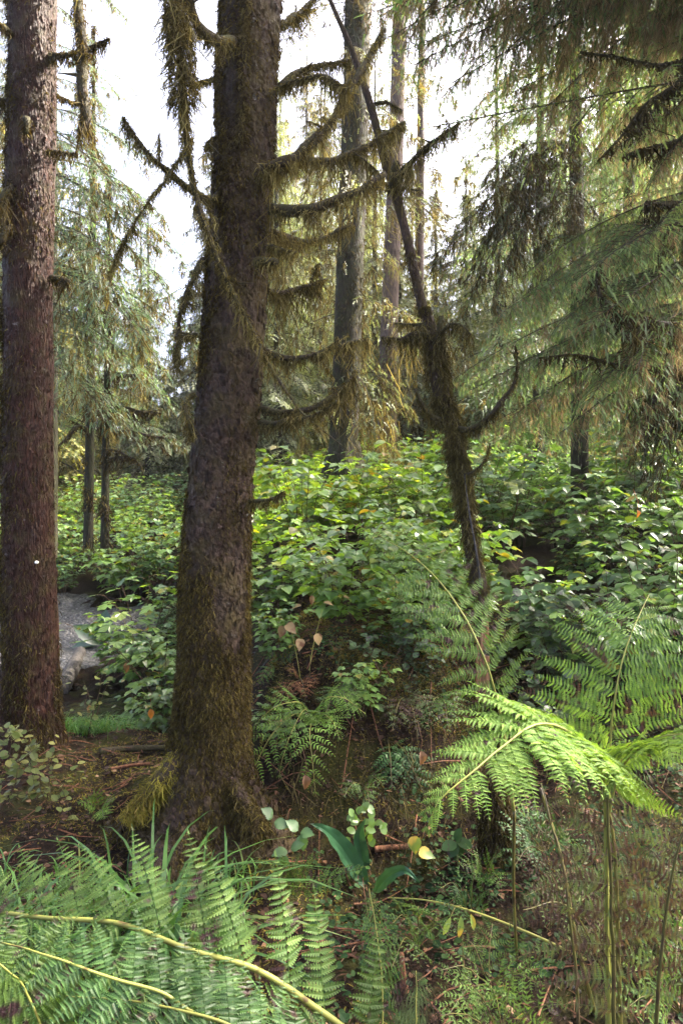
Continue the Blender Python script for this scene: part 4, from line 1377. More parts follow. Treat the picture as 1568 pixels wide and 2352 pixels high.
def far_tree_mesh(seed, H, needle, moss, l0=2.6, n=80, tplk=TWIG_LOW):
    rng = np.random.default_rng(seed)
    nd0 = [bough(np.random.default_rng(seed * 10 + q), L=2.0, nb=22, tpl=tplk, twig=.26, step=.13, droop=.3, hangt=.5, wood=.02) for q in range(3)]
    nd, ms, wd = MB(), MB(), MB()
    c = np.stack([np.linspace(0, rng.normal(0, .2), 20), np.linspace(0, rng.normal(0, .2), 20), np.linspace(-1.5, H, 20)], -1)
    tube(wd, c, np.linspace(H * .011, .02, 20), 10, bump=.06, freq=3)
    for b, t in ring_crown(c, H * .10, H * .97, n, l0, .35, rng, .35):
        d = t - b
        s = np.linalg.norm(d) / 2.0
        q = nd0[rng.integers(3)]
        F = frames(d[None] + np.array([[0, 0, .16 * np.linalg.norm(d)]]), np.array([rng.normal(0, .2), rng.normal(0, .2), 1.]))[0] * s
        nd.merge(q[0], F, b)
        wd.merge(q[1], F, b)
        if moss and rng.uniform() < .7:
            ln = q[2][0] @ F.T + b
            drape(ms, ln, 5, .6, .03, rng, r=.01, fuzz=0, spread=.08, skew=1.8)
    return wd.mesh('trunk', [M['dark_bark']]), nd.mesh('crown', [M[needle]], smooth_=False), ms.mesh('hanging_moss', [M['moss_hang']], smooth_=False) if moss else None


def build_far_trees():
    rng = np.random.default_rng(61)
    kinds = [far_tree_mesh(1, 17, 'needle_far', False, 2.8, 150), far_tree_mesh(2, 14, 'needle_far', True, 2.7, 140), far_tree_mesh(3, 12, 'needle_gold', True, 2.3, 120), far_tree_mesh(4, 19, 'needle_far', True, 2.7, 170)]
    labels = ['tall pale conifer standing far behind the thicket in bright haze', 'moss-hung grey-green conifer standing far behind the thicket', 'golden sunlit conifer draped with moss far behind the pool and thicket', 'very tall feathery conifer far beyond the background trunks']
    labels[3] = 'very tall feathery conifer far beyond the dark and ridged trunks'
    groups = ['pale far conifers', 'moss-hung far conifers', 'golden far conifers', 'very tall far conifers']
    # px, distance, kind, scale
    spots = [(40, 16, 2, 1.0), (120, 19, 2, .9), (20, 24, 3, 1.1), (190, 22, 1, .8), (330, 30, 0, .75), (300, 20, 2, .55), (400, 34, 1, .62), (455, 27, 0, .55), (480, 18, 1, .75), (560, 22, 3, .9), (650, 24, 1, 1.0), (700, 29, 3, 1.0), (745, 33, 0, 1.2), (850, 27, 1, 1.0), (945, 31, 3, .8), (1000, 36, 0, .7), (1090, 21, 0, .58), (1170, 26, 1, .9), (1240, 18, 0, .75), (1300, 28, 3, 1.0), (1380, 16, 1, .8), (1460, 22, 0, 1.1), (1540, 15, 3, .8), (1600, 20, 1, 1.0), (250, 38, 0, .8), (620, 36, 0, 1.0), (1060, 38, 3, .7), (820, 37, 0, .9), (380, 24, 2, .4), (540, 30, 0, .9), (1130, 34, 0, .75), (70, 30, 1, 1.2), (980, 22, 2, .45), (640, 15, 0, .62), (735, 19, 3, .62), (860, 17, 0, .66), (1000, 21, 3, .55), (455, 22, 0, .42), (590, 19, 3, .75), (340, 17, 0, .5), (920, 15, 1, .5), (1070, 16, 1, .6), (1150, 14, 0, .62), (1420, 33, 0, 1.2)]
    first = {}
    for px, d, k, s in spots:
        x = (px - 784) / 1568 * d
        loc = (x, d, float(hgt(x, d)) - .1)
        rz = rng.uniform(0, 6.28)
        if k not in first:
            w, n, ms = kinds[k]
            root = thing('far_conifer_tree', labels[k], 'tree', (0, 0, 0), groups[k])
            inst('trunk', w, root, np.eye(3), np.zeros(3))
            inst('crown', n, root, np.eye(3), np.zeros(3))
            if ms is not None:
                inst('hanging_moss', ms, root, np.eye(3), np.zeros(3))
            first[k] = root
            root.location = loc
            root.rotation_euler = (0, 0, rz)
            root.scale = (s, s, s)
        else:
            dup(first[k], loc, rz, s)


# ------------------------------------------------------------------ shrubs
def shrub_arrays(seed, H=1.1, n=8, leaf=.075, kind='tri', spread=.55, nodes=13, low=False, arch=.4):
    rng = np.random.default_rng(seed)
    lf, st = MB(), MB()
    D, N, T, S = [], [], [], []
    tpl = {'tri': OVATE_LOW if low else OVATE, 'lobed': LOBED, 'round': ROUND}[kind]
    for k in range(n):
        az = k * 2.399 + rng.uniform(-.5, .5)
        o = np.array([math.cos(az), math.sin(az), 0])
        h = H * rng.uniform(.6, 1.1)
        sp = spread * rng.uniform(.4, 1.2)
        t = np.linspace(0, 1, 9)[:, None]
        c = o * (.05 + sp * t ** 1.6) + np.array([0, 0, 1]) * h * (t - arch * t ** 3 * .5) / (1 - arch * .5) + np.cumsum(rng.normal(0, .012, (9, 3)), 0)
        tube(st, c, np.linspace(.006, .002, 9), 4, cap=False)
        for j in range(nodes):
            w = .22 + .78 * (j + rng.uniform(0, .7)) / nodes
            w = min(w, 1)
            b = np.array([np.interp(w, t[:, 0], c[:, q]) for q in range(3)])
            a2 = j * 2.4 + rng.uniform(-.6, .6) + az
            pd = np.array([math.cos(a2), math.sin(a2), .35]) + o * .5
            pl = leaf * rng.uniform(1.0, 2.2)
            e = b + unit(pd) * pl
            e[2] -= .15 * pl
            tube(st, np.array([b, (b + e) / 2 + [0, 0, .1 * pl], e]), [.0022, .0016, .001], 3, cap=False)
            hd = unit(np.array([pd[0], pd[1], 0]))
            nrm = np.array([0, 0, 1.]) + hd * rng.uniform(-.1, .45) + rng.normal(0, .22, 3)
            ls = leaf * rng.uniform(.75, 1.35) * (1.15 - .3 * w)
            if kind == 'tri':
                for ang, sc, off in ((0, 1.15, .15), (1.25, .9, 0), (-1.25, .9, 0)):
                    ca, sa = math.cos(ang), math.sin(ang)
                    dd = np.array([hd[0] * ca - hd[1] * sa, hd[0] * sa + hd[1] * ca, rng.normal(-.18, .12)])
                    D.append(dd); N.append(nrm); T.append(e + dd * ls * off); S.append(ls * sc)
            elif kind == 'lobed':
                D.append(np.array([hd[0], hd[1], rng.normal(-.25, .15)])); N.append(nrm); T.append(e); S.append(ls * 1.9)
            else:
                D.append(np.array([hd[0], hd[1], rng.normal(-.1, .2)])); N.append(nrm); T.append(e); S.append(ls)
                D.append(-hd * .6 + np.array([hd[1], -hd[0], 0]) * .5); N.append(nrm + rng.normal(0, .2, 3)); T.append(b); S.append(ls * .9)
    lf.stamp(tpl[0], tpl[1], frames(np.array(D), np.array(N)) * np.array(S)[:, None, None], np.array(T))
    return lf, st


SHR = {}


def shrub_thing(key, arr, mat, label, loc, rz, sc, group):
    if key not in SHR:
        lf, st = arr
        root = thing('leafy_shrub', label, 'shrub', (0, 0, 0), group)
        inst('stem', st.mesh('stem', [M['stem']]), root, np.eye(3), np.zeros(3))
        inst('foliage', lf.mesh('foliage', [M[mat]], smooth_=False), root, np.eye(3), np.zeros(3))
        SHR[key] = root
        root.location = loc
        root.rotation_euler = (0, 0, rz)
        root.scale = (sc,) * 3
        return root
    return dup(SHR[key], loc, rz, sc, label, group)


def build_thicket():
    rng = np.random.default_rng(71)
    tri = [shrub_arrays(200 + k, 1.1, 9, .120, 'tri', nodes=11) for k in range(4)]
    lob = [shrub_arrays(220 + k, 1.05, 8, .100, 'lobed', nodes=11) for k in range(2)]
    far = [shrub_arrays(240 + k, 1.2, 10, .095, 'tri', nodes=14, low=True) for k in range(3)]
    mats = ['shrub', 'shrub_sunlit', 'shrub_dark']
    bufs = {}
    spots = []
    # jittered grid over the slope
    for yy in np.arange(4.45, 16, .60):
        w = .56 * yy + 1.2
        for xx in np.arange(-w, w, .62 + .02 * yy):
            x, y = xx + rng.uniform(-.25, .25), yy + rng.uniform(-.25, .25)
            px = 784 + x / y * 1568
            if y < 9.3 and px < 300 and x < -2.0: continue          # gravel, pool and the ground before it
            if y < 7.6 and px < 440: continue
            if y < 5.0 and px < 700: continue
            if y < 5.0 and px > 1400 and rng.uniform() < .3: continue
            if abs(px - 1105) < 140 and y < 5.0: continue
            spots.append((x, y, px))
    for x, y, px in spots:
        lobed = rng.uniform() < (.6 if px < 640 else .4)
        arr = (far[rng.integers(3)] if y > 8 and rng.uniform() < .8 else (lob[rng.integers(2)] if lobed else tri[rng.integers(4)]))
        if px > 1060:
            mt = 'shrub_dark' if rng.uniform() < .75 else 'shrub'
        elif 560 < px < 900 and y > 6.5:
            mt = 'shrub_sunlit' if rng.uniform() < .8 else 'shrub'
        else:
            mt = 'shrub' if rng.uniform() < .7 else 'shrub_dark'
        s = (rng.uniform(.5, 1.0) + .75 * max(float(fbm(np.array([[x * .5, y * .5, 3.]]), 8)[0]) - .45, -.1)) * (.78 if y < 5.8 else 1.05)
        if px > 1000 and y < 5: s *= .8
        a = rng.uniform(0, 6.28)
        F = np.array([[math.cos(a), -math.sin(a), 0], [math.sin(a), math.cos(a), 0], [0, 0, 1]]) * s
        loc = on(x, y, -.03)
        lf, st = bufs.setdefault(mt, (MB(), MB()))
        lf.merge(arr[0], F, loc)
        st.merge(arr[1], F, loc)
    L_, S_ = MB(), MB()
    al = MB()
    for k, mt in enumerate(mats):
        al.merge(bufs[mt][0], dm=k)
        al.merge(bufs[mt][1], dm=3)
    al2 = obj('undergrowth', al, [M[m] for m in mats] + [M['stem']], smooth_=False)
    tag(al2, 'dense thicket of glossy green leafy shrubs covering the slope', 'undergrowth', kind='stuff')
    # shrubs at the edge of the thicket that stand on their own
    edge = [
        (330, 1330, 7.2, 'lob0', 'shrub', 'maple-leaved shrub reaching over the dark pool bank', 1.0),
        (300, 1430, 6.9, 'tri0', 'shrub', 'low salmonberry shrub at the pool edge beside the big glossy leaves', .7),
        (385, 1420, 6.4, 'lob1', 'shrub', 'bushy green shrub tight against the shaded flank of the purple-brown trunk', .9),
        (360, 1560, 5.6, 'tri1', 'shrub', 'small shrub with a few yellowed leaves over the dark water', .5),
        (620, 1430, 5.3, 'tri2', 'shrub', 'salmonberry shrub behind the grey stick on the mossy bank', .62),
        (690, 1400, 5.6, 'lob0', 'shrub_sunlit', 'bright leafy shrub just above the yellow heart-shaped leaves', .62),
        (900, 1400, 5.2, 'tri3', 'shrub', 'wet glossy shrub on the bank crest before the leaning snag', .6),
        (985, 1450, 5.0, 'tri0', 'shrub', 'glossy shrub at the foot of the leaning snag', .6),
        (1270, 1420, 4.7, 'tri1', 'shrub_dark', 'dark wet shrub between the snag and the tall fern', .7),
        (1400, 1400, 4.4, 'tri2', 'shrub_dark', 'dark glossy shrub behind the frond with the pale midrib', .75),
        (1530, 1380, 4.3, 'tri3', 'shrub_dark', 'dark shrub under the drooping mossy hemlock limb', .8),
        (645, 1500, 4.25, 'tri1', 'shrub', 'knee-high leafy plant on the bank right against the purple-brown trunk', .34),
        (790, 1470, 4.35, 'tri2', 'shrub_sunlit', 'knee-high fresh green plant on the mossy bank top beside the heart leaves', .34),
        (880, 1500, 4.25, 'lob0', 'shrub', 'small maple-leaved plant on the mossy bank crest', .34),
        (965, 1530, 4.15, 'tri3', 'shrub', 'small leafy plant at the bank end before the splintered orange wood', .36),
        (830, 1590, 3.75, 'tri0', 'shrub', 'small leafy plant rooted on the dark bank face', .28),
        (640, 1600, 3.75, 'lob1', 'shrub', 'small maple-leaved plant beside the dead rust-red fern', .26),
    ]
    bank = {'tri0': tri[0], 'tri1': tri[1], 'tri2': tri[2], 'tri3': tri[3], 'lob0': lob[0], 'lob1': lob[1]}
    for px, py, d, key, mt, lab, s in edge:
        x = (px - 784) / 1568 * d
        shrub_thing((key, mt), bank[key], mt, lab, on(x, d, -.02), rng.uniform(0, 6.28), s, 'shrubs along the edge of the thicket')


# ------------------------------------------------------------------ ferns
def frond(root, pts, normal, Lmax, n=18, mat='fern', stalk='stalk', prof=None, ang=62, droop=.12, pinn=.11, t0=.12, rad=(.004, .001), seed=0, tpl=None, sides=(1, 1), pairs=18, bend=0.0, name='frond', taper=1.0, lift=(0, 0), fwd=.42, foot=True):
    """bipinnate fern frond; pts its midrib from base to tip, normal its upper face"""
    rng = np.random.default_rng(seed)
    tpl = tpl or PINN
    c = smooth(pts, 60)
    T = unit(np.gradient(c, axis=0))
    nn = np.asarray(normal, float)
    N = unit(nn - T * (T @ nn)[:, None]) if nn.ndim == 1 else unit(nn)
    S = np.cross(T, N)
    total = np.linalg.norm(np.diff(c, axis=0), axis=1).sum()
    st = MB()
    gz = float(hgt(c[0][0], c[0][1]))
    if foot and c[0][2] > gz + .03:
        g = np.array([c[0][0] + .04, c[0][1] + .12, 0])
        g[2] = float(hgt(g[0], g[1])) - .02
        tube(st, smooth(np.array([g, (g + c[0]) / 2 + [0, .03, 0], c[0]]), 16), rad[0] * 1.05, 6, m=1, cap=True)
    tube(st, c + (vnoise(np.stack([np.arange(60) * .16, np.full(60, seed * 3.1), np.zeros(60)], -1), 2)[:, None] - .5) * rad[0] * 1.3, np.linspace(rad[0], rad[1], 60), 7, bump=.10, freq=60, cap=True)
    mb = MB()
    D_, N_, T_, S_ = [], [], [], []
    u = np.linspace(0, 1, 60)
    pv = prof or [(0, .55), (.15, .85), (.3, 1), (.55, .85), (.8, .45), (1, .05)]
    for k in range(n):
        f = (k + .5) / n
        f = 1 - (1 - f) ** 1.15 if taper == 1 else f
        t = t0 + (1 - t0) * f
        l0 = Lmax * np.interp(f, [p[0] for p in pv], [p[1] for p in pv])
        for q, sgn in enumerate((1, -1)):
            if not sides[q]:
                continue
            tt = min(t + rng.normal(0, .004), .995)
            b = np.array([np.interp(tt, u, c[:, i]) for i in range(3)])
            ii = int(tt * 59)
            a = R(ang - 22 * f + rng.normal(0, 4.5))
            l = l0 * rng.uniform(.93, 1.06) * sides[q]
            if l < .008:
                continue
            d0 = S[ii] * sgn * math.sin(a) + T[ii] * math.cos(a) + N[ii] * (lift[q] + rng.normal(0, .05))
            m = max(int(pairs * (.35 + .65 * l / Lmax)), 5)
            w = (np.arange(m) + .6) / m
            dr = droop * rng.uniform(.6, 1.4)
            wig = rng.normal(0, .03)
            pos = b + d0 * l * w[:, None] + np.array([0, 0, -1]) * dr * l * (w ** 2)[:, None] + T[ii] * (bend + wig) * l * (w ** 2)[:, None]
            tan = unit(d0 + np.array([0, 0, -1]) * dr * 2 * w[:, None] + T[ii] * 2 * (bend + wig) * w[:, None])
            nrm = unit(N[ii] - tan * (tan @ N[ii])[:, None])
            lat = np.cross(tan, nrm)
            full = np.vstack([b[None], pos])
            tube(mb, full, np.linspace(rad[0] * .17, .0004, len(full)), 3, cap=False)
            pw = pinn * l * (1 - w ** 2.2) * np.minimum(1, .55 + 3 * w) + .0025
            for s2 in (1, -1):
                dd = lat * s2 * .88 + tan * (fwd + rng.normal(0, .10, (m, 1))) + nrm * rng.normal(-.05, .14, (m, 1))
                D_.append(dd); T_.append(pos); S_.append(pw * rng.uniform(.78, 1.12, m)); N_.append(nrm + rng.normal(0, .26, (m, 3)))
            D_.append(tan[-1:]); T_.append(pos[-1:]); S_.append(np.array([pinn * l * .22 + .002])); N_.append(nrm[-1:])
    D_, T_, S_, N_ = map(np.concatenate, (D_, T_, S_, N_))
    mb.stamp(tpl[0], tpl[1], frames(D_, N_) * S_[:, None, None], T_)
    o = obj(name, mb, M[mat], root, smooth_=False)
    g = obj('stalk', st, [M[stalk], M['stalk_dark']], root)
    g.parent = o
    return o


def build_ferns():
    # ---- wide frond across the bottom of the view
    root = thing('lady_fern', 'large lady fern frond with purple-spotted leaflets arching low across the grass', 'fern', (.55, 1.05, 0), 'large lady ferns')
    pts = PL([(960, 2560, 1.18), (830, 2400, 1.16), (716, 2312, 1.15), (600, 2240, 1.14), (480, 2190, 1.14), (340, 2140, 1.15), (200, 2112, 1.18), (60, 2100, 1.22), (-120, 2110, 1.28), (-300, 2150, 1.34)])
    frond(root, pts, (-.10, -.55, .85), .215, n=14, mat='fern_mid', ang=58, droop=.05, pinn=.19, t0=.10, rad=(.0062, .0026), seed=1, pairs=21, fwd=.12, prof=[(0, .95), (.3, 1), (.7, .72), (1, .5)], tpl=PINN_L, sides=(1.0, .75), bend=.03, taper=0, lift=(.18, .05))
    pts = PL([(760, 2480, 1.05), (560, 2380, 1.02), (380, 2290, 1.0), (220, 2235, 1.0), (110, 2195, 1.02), (0, 2170, 1.05)])
    frond(root, pts, (-.1, -.45, .9), .125, n=13, mat='fern_dark', ang=74, droop=.05, pinn=.21, t0=.1, rad=(.004, .0012), seed=2, pairs=18, tpl=PINN_L, fwd=.15)
    pts = PL([(120, 2460, 1.1), (80, 2330, 1.08), (30, 2240, 1.07), (-60, 2180, 1.05)])
    frond(root, pts, (.1, -.5, .9), .15, n=12, mat='fern', ang=74, droop=.05, pinn=.21, t0=.1, rad=(.003, .001), seed=3, pairs=18, tpl=PINN_L, fwd=.15)
    pts = PL([(860, 2620, 1.0), (640, 2420, .98), (480, 2340, .98), (300, 2300, 1.0), (150, 2290, 1.05)])
    frond(root, pts, (-.1, -.4, .9), .115, n=14, mat='fern_dark', ang=74, droop=.05, pinn=.21, t0=.1, rad=(.004, .001), seed=4, pairs=16, tpl=PINN_L, fwd=.15)
    # pinnae standing at the bare end of the wide frond
    for q, (b, t, mt) in enumerate([((880, 2460, 1.20), (848, 2040, 1.30), 'fern'), ((930, 2480, 1.15), (955, 2230, 1.2), 'fern_brown')]):
        frond(root, PL([b, ((b[0] + t[0]) / 2 + 12, (b[1] + t[1]) / 2, (b[2] + t[2]) / 2), t]), (0, -.6, .8), .055, n=26, mat=mt, ang=78, droop=.05, pinn=.20, t0=.03, rad=(.0022, .0008), seed=20 + q, pairs=8, tpl=PINN_L, fwd=.15, prof=[(0, .9), (.3, 1), (.7, .7), (1, .08)])

    # ---- tall bright frond
    root = thing('lady_fern', 'bright yellow-green lady fern frond curling over on an upright olive stalk', 'fern', (.75, 1.75, 0), 'large lady ferns')
    pts = PL([(1405, 2420, 1.75), (1398, 2200, 1.72), (1392, 2000, 1.70), (1388, 1840, 1.68), (1378, 1745, 1.62), (1330, 1692, 1.50), (1234, 1668, 1.36), (1150, 1720, 1.28), (1085, 1775, 1.22), (1035, 1815, 1.19), (1000, 1850, 1.18), (978, 1912, 1.18)])
    frond(root, pts, (-.10, -.50, .86), .205, n=27, mat='fern_bright', stalk='stalk', ang=66, droop=.20, pinn=.175, t0=.55, sides=(1.0, 1.0), rad=(.0075, .0010), seed=5, pairs=24, fwd=.3, tpl=PINN_L, prof=[(0, .85), (.15, 1), (.4, .95), (.65, .62), (.85, .28), (1, .04)])
    pts = PL([(1398, 2380, 1.7), (1392, 2100, 1.68), (1394, 1900, 1.66), (1420, 1780, 1.62), (1470, 1715, 1.54), (1540, 1690, 1.47), (1640, 1700, 1.42), (1760, 1740, 1.38)])
    frond(root, pts, (.05, -.38, .92), .20, n=20, mat='fern_bright', stalk='stalk', ang=68, droop=.16, pinn=.175, t0=.58, rad=(.007, .0012), seed=6, pairs=24, fwd=.3, tpl=PINN_L, prof=[(0, .8), (.2, 1), (.5, .8), (.8, .4), (1, .04)])
    # ---- frond with the pale midrib behind
    root = thing('lady_fern', 'grey-green lady fern frond with a straight pale midrib before the dark shrubs', 'fern', (.78, 1.95, 0), 'large lady ferns')
    pts = PL([(1395, 2400, 2.0), (1392, 2000, 1.98), (1400, 1720, 1.95), (1412, 1600, 1.93), (1430, 1510, 1.95), (1455, 1440, 2.0), (1475, 1395, 2.05), (1490, 1365, 2.1)])
    frond(root, pts, (-.05, -.62, .75), .31, n=15, mat='fern_mid', ang=76, droop=.10, pinn=.115, t0=.56, rad=(.0065, .0012), seed=7, pairs=28, tpl=PINN_L, fwd=.25, prof=[(0, .9), (.2, 1), (.5, .85), (.8, .5), (1, .1)], lift=(0.02, .02))
    # ---- frond leaning in front of the snag
    root = thing('lady_fern', 'slender green lady fern frond leaning before the splintered snag foot', 'fern', (.5, 2.3, 0), 'large lady ferns')
    pts = PL([(1180, 1860, 2.35), (1155, 1680, 2.3), (1130, 1560, 2.25), (1100, 1480, 2.25), (1055, 1400, 2.3), (1000, 1330, 2.38), (940, 1275, 2.5), (880, 1235, 2.62), (820, 1205, 2.75)])
    frond(root, pts, (.05, -.65, .75), .235, n=20, mat='fern_mid', ang=70, droop=.16, pinn=.125, t0=.22, rad=(.0055, .0009), seed=8, pairs=24, tpl=PINN_L, fwd=.25, prof=[(0, .6), (.2, 1), (.45, .95), (.7, .65), (1, .06)], bend=.10)
    # ---- bright clump under the big trunk
    gr = GR(720, 1660, 2.95)
    root = thing('bank_fern', 'bright feathery fern clump drooping from the bank beside the mossy trunk', 'fern', P(720, 1660, 2.95 * gr), 'small ferns')
    for q, (p, l) in enumerate([
        ([(720, 1660, 2.95), (680, 1640, 2.75), (630, 1680, 2.65), (590, 1750, 2.6), (553, 1835, 2.58)], .15), ([(720, 1660, 2.95), (715, 1660, 2.7), (712, 1700, 2.55), (718, 1760, 2.5), (726, 1826, 2.5)], .16),
        ([(720, 1660, 2.95), (690, 1615, 2.8), (640, 1620, 2.75), (600, 1650, 2.75), (570, 1690, 2.75)], .14), ([(720, 1660, 2.95), (740, 1610, 2.8), (770, 1600, 2.75), (800, 1610, 2.75), (840, 1640, 2.8)], .13),
        ([(720, 1660, 2.95), (700, 1630, 2.7), (670, 1680, 2.58), (650, 1740, 2.55), (640, 1790, 2.55)], .13), ([(720, 1660, 2.95), (740, 1640, 2.7), (765, 1660, 2.65), (780, 1700, 2.62)], .13)]):
        frond(root, PL([(a, b, e * gr) for a, b, e in p]), (-.05, -.6, .8), l * gr * 1.15, foot=False, n=11, mat='fern_bright' if q != 4 else 'fern_mid', ang=64, droop=.15, pinn=.16, t0=.12, rad=(.003, .0008), seed=30 + q, pairs=13, prof=[(0, .8), (.2, 1), (.5, .75), (.8, .38), (1, .05)])
    # ---- small ferns
    def clump(name, label, base, tips, d, mat, l, seed, stalk='stalk_dark', n=12, group='small ferns', up=25, pairs=12, tpl=None):
        gr = GR(*base, d)
        tips = [(t[0], t[1], (t[2] if len(t) > 2 else d - .1) * gr) for t in tips]
        d, l = d * gr, l * gr
        rt = thing(name, label, 'fern', P(*base, d), group)
        for q, tp in enumerate(tips):
            dd = tp[2] if len(tp) > 2 else d - .1
            mid = ((base[0] + tp[0]) / 2, (base[1] + tp[1]) / 2 - up, (d + dd) / 2)
            pp = PL([(*base, d), mid, (tp[0], tp[1], dd)])
            tot = np.linalg.norm(np.diff(pp, axis=0), axis=1).sum()
            le = min(l, .42 * tot)
            frond(rt, pp, (0, -.55, .83), le, foot=False, n=int(np.clip(.85 * tot / (le * .33), 6, 16)), mat=mat, stalk=stalk, ang=66, droop=.15, pinn=.175, t0=.15, rad=(.0028, .0007), seed=seed + q, pairs=max(pairs - 3, 6), tpl=tpl or PINN_W)
        return rt
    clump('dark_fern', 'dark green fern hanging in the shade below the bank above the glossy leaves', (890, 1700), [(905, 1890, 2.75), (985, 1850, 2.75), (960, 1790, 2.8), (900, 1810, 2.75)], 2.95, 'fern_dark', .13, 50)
    clump('floor_fern', 'dull green fern spreading over the littered floor under the withered fronds', (1120, 2260), [(1010, 2230, 1.8), (1060, 2150, 1.95), (1130, 2120, 2.0), (1280, 2180, 1.9), (1030, 2330, 1.7), (1150, 2350, 1.65), (1240, 2260, 1.75)], 1.9, 'fern_mid', .17, 60, n=13, tpl=PINN_L)
    clump('bright_small_fern', 'small fresh fern on the dark floor beside the mossy knob', (1110, 2010), [(1080, 1960, 2.1), (1150, 1965, 2.1), (1155, 2035, 2.05), (1060, 1990, 2.1)], 2.2, 'fern', .075, 70, n=10, up=15)
    clump('upright_small_fern', 'small upright fern tips between grass and the three-leaved plant', (655, 2060), [(650, 1965, 2.0), (690, 1960, 2.0), (620, 1985, 2.0), (735, 1960, 2.0), (840, 1990, 1.9)], 2.1, 'fern', .06, 80, n=14, up=5)
    clump('pale_bank_fern', 'tiny pale fern on the dark bank below the red-brown trunk', (230, 1860), [(180, 1845, 3.2), (260, 1840, 3.2), (215, 1815, 3.25), (240, 1880, 3.1)], 3.3, 'fern_bright', .07, 90, n=10, up=8)
    clump('withered_fern', 'withered purple-brown fern on tall olive stalks under the bright frond', (1425, 2330), [(1230, 1900, 1.75), (1540, 1870, 1.7), (1200, 2090, 1.6), (1570, 2010, 1.6), (1330, 1850, 1.9)], 1.8, 'fern_brown', .17, 100, n=14, up=120, tpl=PINN_L)
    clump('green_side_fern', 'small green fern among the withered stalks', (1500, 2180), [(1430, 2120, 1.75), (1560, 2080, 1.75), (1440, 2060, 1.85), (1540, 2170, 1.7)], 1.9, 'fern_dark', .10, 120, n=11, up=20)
    clump('red_dead_fern', 'dead rust-red fern drooping on the mossy bank top', (690, 1560), [(640, 1610, 3.3), (700, 1600, 3.3), (730, 1570, 3.4), (660, 1540, 3.4)], 3.5, 'fern_red', .09, 130, n=11, up=12)
    clump('bank_top_fern', 'small green fern on the bank top against the trunk side', (640, 1530), [(595, 1570, 3.5), (600, 1500, 3.6), (690, 1500, 3.5), (680, 1470, 3.6)], 3.6, 'fern', .09, 140, n=10, up=15)
    clump('withered_fern', 'collapsed brown fern fronds trailing over the hollow beside the pale twig', (1330, 2150), [(1200, 2060, 1.9), (1180, 1960, 2.0), (1420, 2240, 1.7)], 2.0, 'fern_brown', .14, 150, up=60, tpl=PINN_L)
    clump('withered_fern', 'purple-brown fern hanging at the picture corner beyond the olive stalks', (1580, 2100), [(1480, 1960, 1.7), (1500, 2060, 1.6), (1470, 2280, 1.5), (1540, 2330, 1.45), (1590, 1900, 1.7)], 1.75, 'fern_brown', .15, 160, up=90, tpl=PINN_L)
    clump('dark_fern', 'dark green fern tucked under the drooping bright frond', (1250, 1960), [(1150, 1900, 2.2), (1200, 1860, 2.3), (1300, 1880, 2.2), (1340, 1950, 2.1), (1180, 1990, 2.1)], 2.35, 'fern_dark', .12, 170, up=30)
    clump('dark_fern', 'green fern half hidden behind the pale-ribbed frond', (1330, 1760), [(1240, 1640, 2.5), (1300, 1600, 2.5), (1400, 1640, 2.4), (1250, 1740, 2.4), (1460, 1720, 2.4)], 2.6, 'fern', .14, 180, up=50)
    clump('floor_fern', 'young pale fern on the bank face under the spotted huckleberry', (830, 1800), [(790, 1830, 2.8), (850, 1850, 2.8), (880, 1800, 2.8)], 2.95, 'fern', .08, 190, up=15)
    for q, (nm, lab, b_, tp_, mt_) in enumerate([
        ('floor_fern', 'dark fern beside the mossy stub under the bright frond', (1215, 1960), [(1150, 1900, 2.4), (1210, 1860, 2.5), (1290, 1900, 2.4), (1170, 2000, 2.3), (1270, 2000, 2.3)], 'fern_dark'),
        ('floor_fern', 'green fern behind the paired olive stalks', (1450, 1990), [(1370, 1930, 2.2), (1430, 1890, 2.3), (1520, 1900, 2.2), (1400, 2040, 2.1), (1530, 2000, 2.1)], 'fern_dark'),
        ('floor_fern', 'fern on the dark slope below the frond with the pale midrib', (1510, 1830), [(1430, 1770, 2.4), (1500, 1730, 2.5), (1580, 1770, 2.4), (1450, 1860, 2.3)], 'fern'),
        ('floor_fern', 'fern growing against the slanting bare stalk', (1080, 2110), [(1010, 2040, 2.0), (1090, 2020, 2.0), (1150, 2070, 2.0), (1020, 2140, 1.9)], 'fern_dark'),
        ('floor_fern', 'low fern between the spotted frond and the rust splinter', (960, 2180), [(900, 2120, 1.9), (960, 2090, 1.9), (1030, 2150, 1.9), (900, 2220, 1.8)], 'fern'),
        ('withered_fern', 'flattened brown fern in front of the olive stalks', (1420, 2120), [(1320, 2080, 1.9), (1380, 2040, 2.0), (1500, 2060, 1.9), (1350, 2190, 1.8), (1490, 2160, 1.8)], 'fern_brown')]):
        clump(nm, lab, b_, tp_, 2.2, mt_, .13, 300 + 10 * q, up=45, tpl=PINN_L)
    clump('green_side_fern', 'mid-green fern reaching over the picture corner beneath the withered fronds', (1560, 2330), [(1440, 2230, 1.6), (1500, 2150, 1.6), (1590, 2130, 1.6), (1430, 2320, 1.55)], 1.75, 'fern_mid', .14, 200, up=40, tpl=PINN_L)
    clump('floor_fern', 'broad mid-green fern low at the picture base beside the pale twig', (1150, 2400), [(1010, 2330, 1.5), (1060, 2240, 1.6), (1180, 2230, 1.65), (1290, 2300, 1.55), (1000, 2420, 1.45)], 1.65, 'fern_mid', .14, 210, up=30, tpl=PINN_L)
    rt = thing('withered_fern', 'large withered purple-brown frond standing on the olive stalks', 'fern', on(.66, 1.72), 'small ferns')
